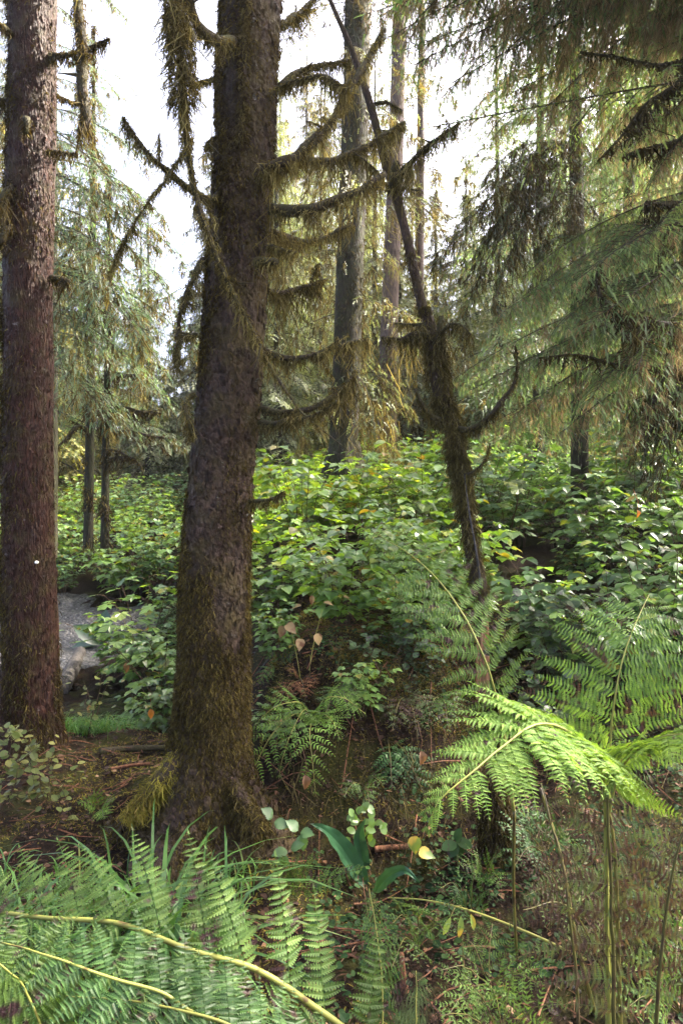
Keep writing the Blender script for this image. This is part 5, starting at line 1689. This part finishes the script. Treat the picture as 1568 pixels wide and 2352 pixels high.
    frond(rt, PL([(1412, 2440, 1.66), (1408, 2250, 1.66), (1402, 2080, 1.65), (1396, 1930, 1.64), (1392, 1820, 1.64)]), (0, -.75, .66), .25, n=8, mat='fern_brown', stalk='stalk_dark', ang=80, droop=.30, pinn=.13, t0=.12, rad=(.006, .003), seed=401, pairs=18, tpl=PINN_L, fwd=.2, prof=[(0, .7), (.3, 1), (1, .8)])
    frond(rt, PL([(1330, 2400, 1.8), (1318, 2200, 1.8), (1296, 2020, 1.82), (1262, 1880, 1.86), (1240, 1800, 1.9)]), (.1, -.75, .66), .20, n=8, mat='fern_brown', stalk='stalk_dark', ang=78, droop=.30, pinn=.13, t0=.2, rad=(.005, .002), seed=402, pairs=16, tpl=PINN_L, fwd=.2)
    frond(rt, PL([(1500, 2440, 1.6), (1512, 2250, 1.6), (1530, 2080, 1.6), (1556, 1950, 1.6), (1590, 1860, 1.6)]), (-.1, -.75, .66), .20, n=8, mat='fern_brown', stalk='stalk_dark', ang=78, droop=.30, pinn=.13, t0=.2, rad=(.005, .002), seed=403, pairs=16, tpl=PINN_L, fwd=.2)
    for q, (nm, lab, b_, tp_, mt_, l_) in enumerate([
        ('bank_top_fern', 'small fern on the golden moss behind the pinkish heart leaves', (770, 1500), [(730, 1470, 3.9), (780, 1450, 3.95), (830, 1475, 3.9), (750, 1530, 3.8)], 'fern', .10),
        ('bank_top_fern', 'small fern at the mossy crest under the wet glossy shrub', (890, 1500), [(850, 1470, 3.9), (900, 1450, 3.9), (950, 1490, 3.9), (880, 1545, 3.8)], 'fern_mid', .10),
        ('bank_top_fern', 'brownish fern hanging over the dark bank face beside the spotted huckleberry', (930, 1600), [(900, 1680, 3.3), (960, 1690, 3.3), (990, 1640, 3.4)], 'fern_brown', .11),
        ('bank_top_fern', 'fresh fern hanging from the bank below the red dead fern', (780, 1580), [(750, 1640, 3.2), (800, 1650, 3.2), (830, 1610, 3.3)], 'fern', .10),
        ('bank_top_fern', 'drooping fern at the bank end beneath the snag foot', (1010, 1600), [(980, 1670, 3.3), (1030, 1680, 3.2), (1060, 1630, 3.3)], 'fern', .12)]):
        clump(nm, lab, b_, tp_, 3.6, mt_, l_, 420 + 10 * q, up=25)
    # leaning bare yellow stalk
    gr = GR(1345, 2205, 1.7)
    root = thing('bare_fern_stalk', 'long bare yellow fern stalk slanting across the dark hollow', 'stalk', P(1345, 2205, 1.7 * gr))
    mb = MB()
    tube(mb, smooth(PL([(1345, 2205, 1.7 * gr), (1230, 2150, 1.70 * gr), (1090, 2095, 1.74 * gr), (980, 2068, 1.8 * gr), (890, 2062, 1.86 * gr)]), 30), np.linspace(.0062, .002, 30), 8)
    obj('stem', mb, M['stalk'], root)
    # bare olive stalks
    root = thing('fern_stalk_pair', 'thick olive fern stalks standing in the withered fern', 'stalk', P(1365, 2330, G(1365, 2330)))
    for q in ([(1425, 2420, G(1425, 2420)), (1418, 2150, 2.0), (1410, 1950, 1.94), (1385, 1790, 1.9)], [(1365, 2330, G(1365, 2330)), (1320, 2150, 2.1), (1290, 1980, 2.1), (1240, 1810, 2.1)]):
        mb = MB()
        tube(mb, smooth(PL(q), 24), np.linspace(.008, .004, 24), 8, bump=.06)
        obj('stem', mb, M['stalk_dark'], root)


# ------------------------------------------------------------------ small plants, grass, wood
def blade(mb, b, az, h, lean, w, rng, m=0):
    n = 7
    t = np.linspace(0, 1, n)
    o = np.array([math.cos(az), math.sin(az), 0])
    c = b + o * (lean * t ** 2)[:, None] + np.array([0, 0, 1]) * (h * (1.25 * t - (.25 + .45 * min(lean / max(h, .01), 1.3)) * t ** 3))[:, None]
    s = np.array([-o[1], o[0], 0]) + rng.normal(0, .25, 3)
    s = unit(s)
    ww = w * np.minimum(1, .55 + t * 2) * (1 - t ** 2.5) * .5 + .0004
    V = np.concatenate([c - s * ww[:, None], c + s * ww[:, None]])
    k = np.arange(n - 1)
    mb.add(V, np.stack([k, k + n, k + n + 1, k + 1], -1), m)


def build_grass():
    rng = np.random.default_rng(81)
    # broad-bladed clump by the big trunk
    def tuft(name, label, spots, n, h, w, group):
        b0 = spots[0]
        root = thing(name, label, 'grass', b0, group)
        mb = MB()
        for s in spots:
            for _ in range(n):
                o = rng.normal(0, .05, 3) * [1, 1, 0]
                blade(mb, s + o, rng.uniform(0, 6.28), h * rng.uniform(.45, 1.05), h * rng.uniform(.6, 1.25), w * rng.uniform(.6, 1.2), rng)
        obj('blades', mb, M['grass'], root, smooth_=False)
    g = 'broad-bladed grass tufts'
    tuft('grass_tuft', 'tall arching broad-bladed grass tuft at the foot of the mossy trunk', [on(-.62, 2.35), on(-.80, 2.45), on(-.70, 2.55), on(-.5, 2.3)], 24, .60, .017, g)
    tuft('grass_tuft', 'lower grass tuft spreading behind the spotted fern frond', [on(-1.0, 2.45), on(-1.15, 2.6), on(-1.25, 2.3), on(-.95, 2.2), on(-1.1, 2.05)], 20, .26, .013, g)
    tuft('grass_tuft', 'grass tuft at the picture edge under the spotted fern frond', [on(-.95, 1.75), on(-.8, 1.65), on(-.88, 1.9), on(-.7, 1.8)], 22, .30, .010, g)
    # fine grass by the pool
    root = thing('fine_grass_tuft', 'fine bright green grass tuft on the pool bank between the two trunks', 'grass', on(-1.85, 5.35))
    mb = MB()
    for _ in range(800):
        x, y = rng.normal(-1.92, .15), rng.normal(5.30, .13)
        blade(mb, on(x, y), rng.normal(-.6, .9), rng.uniform(.10, .24), rng.uniform(.08, .28), .0045, rng)
    obj('blades', mb, M['grass'], root, smooth_=False)
    # scattered low grass = ground cover
    mb = MB()
    for _ in range(1500):
        x, y = rng.uniform(-1.7, -.35), rng.uniform(1.5, 3.0)
        blade(mb, on(x, y), rng.uniform(0, 6.28), rng.uniform(.06, .18), rng.uniform(.03, .14), .007, rng)
    tag(obj('grass', mb, M['grass'], smooth_=False), 'short loose grass round the fern', 'grass', kind='stuff')


def build_floor():
    rng = np.random.default_rng(91)
    # moss carpet of tiny ribbons
    k = 110000
    x, y = rng.uniform(-2.8, 2.6, k), rng.uniform(1.4, 6.0, k)
    pn = fbm(np.stack([x * 1.6, y * 1.6, x * 0], -1), 50)
    mound = sst(-.4, 0, x) * sst(3.3, 3.9, y) * sst(2.2, 1.2, x)
    edge = np.exp(-((x + .95) ** 2 + (y - 3.5) ** 2) / .10) + .6 * np.exp(-((x + 1.2) ** 2 + (y - 4.3) ** 2) / .15)
    p = np.clip(sst(.48, .62, pn) * .7 * (1 - .95 * sst(-.1, .4, x) * (1 - sst(2.9, 3.5, y))) + mound * 1.1 * sst(.28, .5, pn) + edge, 0, 1)
    keep = (rng.uniform(0, 1, k) < p) & (((x + 1.65) / .8) ** 2 + ((y - 6.1) / 1.0) ** 2 > 1)
    x, y = x[keep], y[keep]
    xm, ym = rng.uniform(-.45, .9, 26000), rng.uniform(3.7, 4.9, 26000)
    km = fbm(np.stack([xm * 2.2, ym * 2.2, xm * 0], -1), 51) > .44
    x, y = np.concatenate([x, xm[km]]), np.concatenate([y, ym[km]])
    b = np.stack([x, y, hgt(x, y) - .003], -1)
    o = rng.normal(0, .6, (len(x), 3)) + [0, 0, .8]
    mb = MB()
    strands(mb, b, o, rng.uniform(.015, .055, len(x)), .005, rng, hang=.2, wig=.5)
    tag(obj('ground_moss', mb, M['moss_green'], smooth_=False), 'low golden-green moss growing over the bank and floor', 'moss', kind='stuff')
    # litter
    k = 30000
    x, y = rng.uniform(-2.6, 2.4, k), rng.uniform(1.3, 5.5, k)
    mb = MB()
    T = np.stack([x, y, hgt(x, y) + .006], -1)
    az = rng.uniform(0, 6.28, k)
    D = np.stack([np.cos(az), np.sin(az), rng.normal(0, .25, k)], -1)
    S = .012 + .05 * rng.beta(1, 2.5, k)
    MM = frames(D, np.stack([rng.normal(0, .4, k), rng.normal(0, .4, k), np.ones(k)], -1)) * S[:, None, None]
    thin = rng.uniform(0, 1, k) < .78
    MM[thin] *= np.array([.16, 1.25, 1])
    mb.stamp(OVATE_LOW[0], OVATE_LOW[1], MM, T)
    tag(obj('leaf_litter', mb, M['litter'], smooth_=False), 'brown leaf and needle litter over the dark floor', 'litter', kind='stuff')
    # ground cover of small green leaves in the hollow
    k = 6500
    x, y = rng.uniform(-.15, 2.4, k), rng.uniform(1.5, 4.2, k)
    keep = rng.uniform(0, 1, k) < sst(.36, .6, fbm(np.stack([x * 3, y * 3, x * 0], -1), 66))
    x, y = x[keep], y[keep]
    k = len(x)
    T = np.stack([x, y, hgt(x, y) + rng.uniform(.01, .06, k)], -1)
    az = rng.uniform(0, 6.28, k)
    D = np.stack([np.cos(az), np.sin(az), rng.normal(0, .3, k)], -1)
    mb = MB()
    mb.stamp(ROUND[0], ROUND[1], frames(D, np.array([0, -.3, 1.]) + rng.normal(0, .3, (k, 3))) * rng.uniform(.015, .035, k)[:, None, None], T)
    tag(obj('ground_cover', mb, M['cover'], smooth_=False), 'tiny round dark green leaves carpeting the shaded hollow', 'ground cover', kind='stuff')


def build_twig_litter():
    rng = np.random.default_rng(97)
    mb = MB()
    for _ in range(520):
        x, y = rng.uniform(-2.4, 2.2), rng.uniform(1.5, 5.0)
        a, l = rng.uniform(0, 6.28), rng.uniform(.05, .30)
        p = np.array([on(x + math.cos(a) * l * t, y + math.sin(a) * l * t, .012 + rng.uniform(0, .03)) for t in (0, .5, 1)])
        tube(mb, smooth(p, 5), np.linspace(.0035, .0012, 5) * rng.uniform(.6, 1.5), 4)
    tag(obj('twig_litter', mb, M['red_twig'], smooth_=False), 'fine fallen twigs strewn over the forest floor', 'litter', kind='stuff')
    # hanging rootlets and dead stems on the face of the bank
    mb = MB()
    for _ in range(700):
        x = rng.uniform(-.35, .85)
        y = rng.uniform(3.2, 4.1)
        b = on(x, y)
        strands(mb, b[None] + [0, -.03, .03], np.array([[rng.normal(0, .3), -.8, .3]]), rng.uniform(.08, .32), .004, rng, wig=.3)
    tag(obj('rootlet_litter', mb, M['moss_dark'], smooth_=False), 'dark rootlets and dead stems hanging down the bank face', 'litter', kind='stuff')


def stick(name, label, pts, r0, r1, mat, cat='stick', twigs=(), lie=True):
    gr = [GR(a, b, e) if lie else 1 for a, b, e in pts]
    p = PL([(a, b, e * g) for (a, b, e), g in zip(pts, gr)])
    r0, r1 = r0 * gr[0], r1 * gr[-1]
    if lie:
        p[:, 2] += r0
    root = thing(name, label, cat, p[0])
    mb = MB()
    tube(mb, smooth(p, 30), np.linspace(r0, r1, 30), 9, bump=.18, freq=25, seed=len(label))
    obj('stem', mb, M[mat], root)
    for q in twigs:
        tb = MB()
        tube(tb, smooth(PL([(a, b, e * GR(a, b, e)) for a, b, e in q]) + [0, 0, .015], 10), np.linspace(r1, r1 * .3, 10), 5, bump=.1)
        obj('twig', tb, M[mat], root)


def build_wood():
    a, b = P(140, 1548, 6.6), P(185, 1440, 8.2)
    a[2], b[2] = hgt(a[0], a[1]) + .05, hgt(b[0], b[1]) + .06
    mb = MB()
    tube(mb, smooth(np.array([a, (a + b) / 2 + [.02, 0, .02], b]), 30), np.linspace(.085, .065, 30), 18, bump=.10, freq=6)
    root = thing('grey_log', 'grey weathered log edging the gravel beside the pool', 'log', a)
    obj('log_body', mb, M['pale_wood'], root)
    stick('grey_stick', 'grey bent stick propped on the bank beside the yellow heart leaves', [(578, 1508, 3.9), (620, 1494, 3.85), (680, 1486, 3.8)], .010, .007, 'pale_wood', twigs=[[(640, 1490, 3.85), (600, 1540, 3.7), (580, 1560, 3.65)]])
    stick('wet_black_stick', 'wet black stick lying at the mossy trunk foot', [(408, 1868, 3.0), (440, 1862, 2.95), (470, 1855, 2.95), (492, 1847, 2.95)], .010, .006, 'dark_bark')
    stick('orange_twig', 'thin orange twig slanting down from the trunk foot', [(518, 1848, 2.95), (560, 1875, 2.85), (605, 1898, 2.8)], .006, .005, 'red_twig')
    stick('pale_twig', 'pale broken twig poking out of the littered hollow', [(1225, 2222, 1.8), (1270, 2250, 1.72), (1330, 2284, 1.65)], .007, .005, 'pale_wood')
    stick('reddish_stick', 'reddish stick lying behind the glossy strap leaves', [(860, 1958, 2.75), (900, 1953, 2.75), (960, 1950, 2.72)], .012, .010, 'red_twig')
    stick('brown_ground_twig', 'brown twig lying on the bare soil between the two big trunks', [(255, 1770, 3.9), (300, 1762, 3.85), (345, 1758, 3.8)], .010, .007, 'red_twig')
    stick('mossy_ground_branch', 'mossy branch lying across the soil between the two big trunks', [(230, 1735, 4.1), (300, 1728, 4.1), (380, 1725, 4.0)], .022, .016, 'twig_wood')
    gd = G(1140, 1975)
    stub = thing('mossy_stub', 'dark upright broken stub wrapped in moss below the bright frond', 'stump', P(1140, 1975, gd))
    mb = MB()
    pp = smooth(np.vstack([P(1140, 1990, gd), P(1138, 1900, gd), P(1132, 1820, gd), P(1128, 1760, gd)]), 40)
    c_, r_ = trunk(mb, pp, np.interp(np.linspace(0, 1, 40), [0, .25, .9, 1], [.12, .07, .06, .02]), 20, 60, .25, 14, 77)
    obj('stem', mb, M['snag_bark'], stub)
    mm = MB()
    trunk_moss(mm, c_, r_, 2500, np.random.default_rng(5), lambda p, a: p[:, 0] * 0 + .8, (.02, .06), .005)
    obj('moss', mm, M['moss_trunk'], stub, smooth_=False)
    stick('rust_stub', 'short rust-coloured splinter standing beside the spotted fern frond', [(930, 2280, G(930, 2280)), (925, 2240, G(930, 2280)), (922, 2190, G(930, 2280))], .014, .008, 'red_twig', lie=False)
    stick('red_splinter', 'red splintered twig upright in the dark floor by the olive stalks', [(1390, 2260, G(1390, 2260)), (1400, 2180, G(1390, 2260)), (1415, 2110, G(1390, 2260))], .009, .005, 'red_twig', lie=False)


def plant(name, label, stem_pts, leaves, d, mat, tpl, cat='plant', group=None, sm='stalk_dark', r=.002):
    """leaves: (px, py, distance, size, direction px, direction py, tilt towards the viewer)"""
    gr = GR(*stem_pts[0][0], d)
    d, r = d * gr, r * gr
    leaves = [(a, b, e * gr, sz * gr, ux, uy, tl) for a, b, e, sz, ux, uy, tl in leaves]
    root = thing(name, label, cat, P(*stem_pts[0][0], d), group)
    for s in stem_pts:
        mb = MB()
        tube(mb, smooth(PL(s, d), 12), np.linspace(r, r * .5, 12), 5, cap=False)
        obj('stem', mb, M[sm], root)
    rng = np.random.default_rng(len(label) * 7)
    for px, py, dd, s, ux, uy, tilt in leaves:
        mb = MB()
        D = np.array([[ux, rng.normal(-.2, .15), -uy]])
        N = np.array([[rng.normal(0, .15), -tilt, 1 - tilt * .5]])
        mb.stamp(tpl[0], tpl[1], frames(D, N) * s, P(px, py, dd)[None])
        obj('leaf', mb, M[mat], root, smooth_=True)


def build_small_plants():
    rng = np.random.default_rng(95)
    # heart leaves gone yellow on the bank
    plant('false_lily_plant', 'dying wild lily with yellow and pinkish heart leaves on the bank top', [[(690, 1560), (680, 1500), (665, 1430)], [(710, 1540), (720, 1480), (740, 1400)]], [
        (690, 1470, 3.75, .062, -.1, 1, .9), (728, 1458, 3.75, .06, .1, .5, .6), (660, 1436, 3.8, .07, .5, .4, .6), (652, 1442, 3.8, .065, -.3, .6, .8), (745, 1385, 3.9, .055, .8, .1, .2), (690, 1392, 3.9, .055, -.7, .1, .2), (790, 1372, 4.0, .055, .6, .2, .2), (720, 1372, 3.95, .055, -.2, .5, .4)], 3.8, 'yellow', HEART, sm='stalk')
    plant('heart_leaf_plant', 'half-yellow heart-leaved plant beside the mossy knob in the hollow', [[(1010, 2000), (985, 1965), (950, 1945)]], [(950, 1925, 2.15, .050, .1, .9, .6), (965, 1958, 2.1, .048, .9, .2, .4)], 2.2, 'heart', HEART)
    plant('curled_leaf_plant', 'small plant with rolled yellow-green leaves below the slanting stalk', [[(1065, 2260), (1062, 2180), (1060, 2130)]], [(1058, 2105, 1.9, .055, -.1, 1, .8), (1080, 2100, 1.9, .05, .3, .9, .6), (1034, 2108, 1.9, .05, -.5, .9, .8)], 1.9, 'heart', SPEAR)
    plant('bunchberry_plant', 'whorl of four dark green bunchberry leaves above the mossy knob', [[(1052, 2010), (1050, 1960), (1048, 1935)]], [(1048, 1936, 2.2, .055, -1, .15, .4), (1048, 1936, 2.2, .055, 1, .1, .4), (1048, 1936, 2.2, .055, .1, 1, .7), (1048, 1936, 2.2, .05, .2, -1, .2), (1048, 1936, 2.2, .05, -.6, .8, .6)], 2.2, 'fern_dark', ROUND)
    plant('three_leaved_plant', 'young bramble with three-part leaves on the dark soil by the trunk', [[(665, 1990), (640, 1940), (625, 1885)], [(655, 1960), (690, 1920)]], [
        (626, 1878, 2.6, .060, -.4, -.5, .5), (630, 1888, 2.6, .058, .9, .2, .5), (622, 1890, 2.6, .055, -.8, .5, .5), (690, 1912, 2.6, .056, .9, -.1, .5), (684, 1908, 2.6, .06, -.5, -.5, .4), (690, 1918, 2.6, .06, .2, .9, .6), (660, 1955, 2.5, .06, -.9, 0, .4), (668, 1950, 2.5, .055, .7, -.4, .4), (650, 1962, 2.5, .055, 0, 1, .6)], 2.6, 'shrub_dark', OVATE)
    plant('small_clover_plant', 'little cluster of rounded scalloped leaves above the glossy strap leaves', [[(840, 1960), (835, 1900), (820, 1850)], [(840, 1960), (850, 1920), (860, 1890)]], [
        (800 + rng.uniform(-8, 75), 1850 + rng.uniform(0, 75), 2.7, rng.uniform(.03, .045), rng.normal(), rng.normal() + .3, .55) for _ in range(26)], 2.75, 'shrub', ROUND)
    # skunk cabbage
    gr = GR(850, 2040, 2.55)
    root = thing('skunk_cabbage', 'skunk cabbage with dark glossy strap leaves at the black pool hollow', 'plant', P(850, 2040, 2.55 * gr), 'skunk cabbages')
    for q, (pp, w) in enumerate([([(850, 2045, 2.55), (820, 2000, 2.55), (785, 1945, 2.52), (745, 1905, 2.46), (712, 1892, 2.42)], .034), ([(842, 2010, 2.6), (832, 1970, 2.6), (825, 1920, 2.58), (838, 1880, 2.55)], .026),
                               ([(860, 2050, 2.5), (890, 2015, 2.45), (930, 2000, 2.4), (965, 2030, 2.36)], .022), ([(850, 2050, 2.55), (862, 2015, 2.6), (880, 1985, 2.66), (905, 1975, 2.7)], .018)]):
        c = smooth(PL([(a, b, e * gr) for a, b, e in pp]), 22)
        t = np.linspace(0, 1, 22)
        T = unit(np.gradient(c, axis=0))
        s_ = unit(np.cross(T, np.array([.1, -.75, .65])))
        nn = np.cross(s_, T)
        ww = w * gr * np.clip(np.sin(np.pi * np.clip(t, 0, 1) ** .75) + .10 * (1 - t), .02, 1)
        wav = .18 * w * np.sin(t * 26 + q)
        mb = MB()
        rows = [c - s_ * ww[:, None] + nn * (.25 * ww + wav)[:, None], c - s_ * ww[:, None] * .5 + nn * (.05 * ww)[:, None], c - nn * .004, c + s_ * ww[:, None] * .5 + nn * (.05 * ww)[:, None], c + s_ * ww[:, None] + nn * (.25 * ww - wav)[:, None]]
        k = np.arange(21)
        for a in range(4):
            mb.add(np.concatenate([rows[a], rows[a + 1]]), np.stack([k, k + 1, k + 23, k + 22], -1))
        obj('leaf', mb, M['skunk'], root)
    plant('skunk_cabbage', 'skunk cabbage with broad dark leaves beside the grey log', [[(235, 1490), (238, 1450), (240, 1420)]], [(232, 1480, 7.3, .34, -.6, -.6, .6), (236, 1480, 7.3, .36, .1, -1, .6), (245, 1480, 7.3, .34, 1, -.4, .3), (240, 1480, 7.2, .30, .7, .3, .3), (228, 1480, 7.3, .28, -1, -.1, .4)], 7.3, 'skunk', leaf_tpl([(0, .04), (.15, .18), (.4, .28), (.65, .26), (.85, .15), (1, .01)], False, .3, .25), group='skunk cabbages')
    # hanging dead leaves and the orange one
    for name, label, px, py, d, s, mt in [('dead_leaf', 'single brown dead leaf hanging on a thread beside the bright frond', 966, 1725, 2.5, .075, 'brown_leaf'), ('dead_leaf', 'brown folded dead leaf under the bright bank fern', 700, 1780, 2.6, .08, 'brown_leaf'), ('dead_leaf', 'vivid orange dead leaf caught on a thin stem in the dark shrubs', 1462, 1172, 3.2, .05, 'orange'), ('dead_leaf', 'orange leaf standing on the red litter beside the mossy trunk foot', 205, 1620, 4.3, .10, 'yellow'), ('dead_leaf', 'orange-brown dead leaf over the water by the purple-brown trunk', 346, 1628, 5.2, .11, 'orange'), ('dead_leaf', 'dull brown dead leaf hanging over the pool edge', 290, 1522, 6.2, .13, 'brown_leaf')]:
        mb = MB()
        if name == 'dead_leaf' and 'litter' in label:
            d = G(px, py + 40)
        p = P(px, py, d)
        s *= .72
        mb.stamp(CURLED[0], CURLED[1], frames(np.array([[.15, -.2, -1]]), np.array([[.45, -1, .2]])) * s * np.array([.85, 1, 1]), p[None])
        tube(mb, np.array([p, p + [.005, 0, .04], p + [-.01, .02, .10]]), [.0012, .001, .0008], 4)
        tag(obj(name, mb, M[mt], origin=p), label, 'leaf', 'dead leaves')
    # huckleberry with pale leaves by the red trunk
    def twiggy(name, label, stems, d, mat, leaf, seed, per=.035, sm='stem', group=None, r=.003):
        rg = np.random.default_rng(seed)
        gr = GR(*stems[0][0], d)
        d, leaf, per, r = d * gr, leaf * gr, per * gr, r * gr
        root = thing(name, label, 'shrub', P(*stems[0][0], d), group)
        lf, st = MB(), MB()
        D, N, T, S = [], [], [], []
        for s in stems:
            c = smooth(PL(s, d) + rg.normal(0, .04, (1, 3)) * [0, 1, 0], 24)
            tube(st, c, np.linspace(r, .0008, 24), 5, cap=False)
            for rep in range(3):
                k0 = rg.integers(6, 22)
                dr = unit(rg.normal(0, 1, 3) + [0, -.3, .15])
                cc = c[k0] + dr * np.linspace(0, .22, 8)[:, None] + np.array([0, 0, -.05]) * np.linspace(0, 1, 8)[:, None] ** 2
                tube(st, cc, np.linspace(.0016, .0006, 8), 4, cap=False)
                m = int(.22 / per)
                for q in range(m):
                    o = cc[min(int(q / m * 8), 7)] + rg.normal(0, .004, 3)
                    az = rg.uniform(0, 6.28)
                    D.append(np.array([math.cos(az), math.sin(az), rg.normal(-.1, .3)])); T.append(o); S.append(leaf * rg.uniform(.6, 1.25)); N.append(np.array([0, -.45, 1]) + rg.normal(0, .35, 3))
            ln = np.linalg.norm(np.diff(c, axis=0), axis=1).sum()
            for q in range(int(ln / per)):
                o = c[min(int((.3 + .7 * q / max(int(ln / per), 1)) * 24), 23)] + rg.normal(0, .004, 3)
                az = rg.uniform(0, 6.28)
                D.append(np.array([math.cos(az), math.sin(az), rg.normal(-.1, .3)])); T.append(o); S.append(leaf * rg.uniform(.6, 1.25)); N.append(np.array([0, -.45, 1]) + rg.normal(0, .35, 3))
        lf.stamp(ROUND[0], ROUND[1], frames(np.array(D), np.array(N)) * np.array(S)[:, None, None], np.array(T))
        obj('stem', st, M[sm], root)
        obj('foliage', lf, M[mat], root, smooth_=False)
    twiggy('huckleberry_shrub', 'pale yellow-green round-leaved huckleberry in front of the red-brown trunk', [[(-30, 1900), (10, 1800), (40, 1700), (30, 1650)], [(-30, 1900), (-10, 1780), (0, 1700), (-10, 1640)], [(-30, 1900), (30, 1800), (70, 1730), (60, 1690)], [(-30, 1900), (-10, 1800), (-20, 1720), (20, 1680)], [(-30, 1900), (20, 1830), (40, 1760), (80, 1720)], [(-40, 1900), (-20, 1820), (20, 1770), (30, 1740)]], 3.2, 'huckle', .040, 301, .03)
    twiggy('huckleberry_shrub', 'small pale-leaved huckleberry sprig on the dark soil between the trunks', [[(110, 1860), (120, 1780), (125, 1720), (110, 1690)], [(140, 1860), (150, 1800), (180, 1770), (190, 1740)], [(120, 1860), (90, 1800), (90, 1760)]], 3.5, 'huckle', .045, 302, .05)
    twiggy('bare_sapling', 'thin dark sapling with few pale leaves rising from the red litter', [[(205, 1690), (215, 1640), (232, 1580), (228, 1540)], [(215, 1650), (235, 1590), (262, 1550)], [(215, 1650), (200, 1590), (190, 1565)]], 4.6, 'huckle', .045, 303, .07, r=.005)
    twiggy('spotted_huckleberry_shrub', 'evergreen huckleberry with dark-spotted small leaves hanging over the bank face', [[(860, 1560), (850, 1600), (830, 1640), (790, 1700)], [(870, 1560), (880, 1610), (870, 1660), (820, 1720)], [(860, 1560), (900, 1600), (910, 1650), (890, 1690)], [(860, 1560), (840, 1640), (780, 1760), (740, 1830)], [(860, 1560), (820, 1650), (760, 1740), (740, 1780)], [(850, 1560), (800, 1700), (790, 1780), (800, 1840)], [(870, 1540), (850, 1500), (840, 1470)], [(860, 1560), (930, 1620), (960, 1700)]], 3.1, 'ever', .040, 304, .022)
    twiggy('spotted_huckleberry_shrub', 'evergreen huckleberry with small wet leaves on the bank crest below the snag', [[(900, 1520), (930, 1460), (960, 1410), (990, 1370)], [(900, 1520), (960, 1480), (1000, 1440)], [(900, 1520), (930, 1480), (910, 1430)], [(900, 1520), (980, 1520), (1030, 1490)], [(920, 1520), (960, 1440), (1040, 1400)]], 3.6, 'ever', .042, 305, .024)
    # thin stems rising in the dark shrubs
    twiggy('tall_thin_shrub', 'tall thin-stemmed shrub with sparse toothed leaves above the pale-ribbed frond', [[(1500, 1620), (1480, 1400), (1450, 1250), (1458, 1120)], [(1500, 1620), (1470, 1420), (1430, 1280), (1400, 1180)], [(1500, 1620), (1540, 1400), (1550, 1250), (1530, 1150)]], 3.0, 'shrub', .065, 306, .07, r=.004)
    twiggy('wet_leaved_shrub', 'low wet-leaved shrub filling the slope behind the tall ferns', [[(1300, 1650), (1260, 1500), (1230, 1420), (1180, 1360)], [(1300, 1650), (1320, 1500), (1340, 1400), (1380, 1340)], [(1300, 1650), (1290, 1520), (1280, 1430), (1290, 1350)], [(1300, 1650), (1380, 1520), (1440, 1440)], [(1300, 1650), (1200, 1560), (1150, 1480)], [(1320, 1650), (1420, 1560), (1500, 1500)]], 3.3, 'ever', .06, 307, .026)
    twiggy('wet_leaved_shrub', 'low wet-leaved shrub in the gap between the snag and bright frond', [[(1240, 1700), (1200, 1620), (1170, 1560)], [(1240, 1700), (1260, 1610), (1290, 1550)], [(1240, 1700), (1220, 1600), (1230, 1530)], [(1240, 1700), (1320, 1620), (1380, 1580)]], 2.9, 'ever', .05, 308, .028)


build_main_spruce()
build_red_spruce()
build_tack()
build_dead_limb()
build_snag()
build_mid_trees()
build_side_conifers()
build_far_trees()
build_thicket()
build_ferns()
build_grass()
build_floor()
build_twig_litter()
build_wood()
build_small_plants()


def build_haze():
    mb = MB()
    v = np.array([(x, y, z) for x in (-55, 55) for y in (-8, 75) for z in (-3, 42)], float)
    mb.add(v, [[0, 1, 3, 2], [4, 6, 7, 5], [0, 4, 5, 1], [2, 3, 7, 6], [0, 2, 6, 4], [1, 5, 7, 3]])
    m, nt, out = new_mat('forest_air')
    pv = nt.nodes.new('ShaderNodeVolumePrincipled')
    pv.inputs['Color'].default_value = (.93, .96, 1, 1)
    pv.inputs['Density'].default_value = HAZE
    pv.inputs['Anisotropy'].default_value = .35
    nt.links.new(pv.outputs[0], out.inputs['Volume'])
    tag(obj('haze', mb, m, smooth_=False), 'thin pale air brightening the far trees', 'haze', kind='stuff')


HAZE = .0008
build_haze()
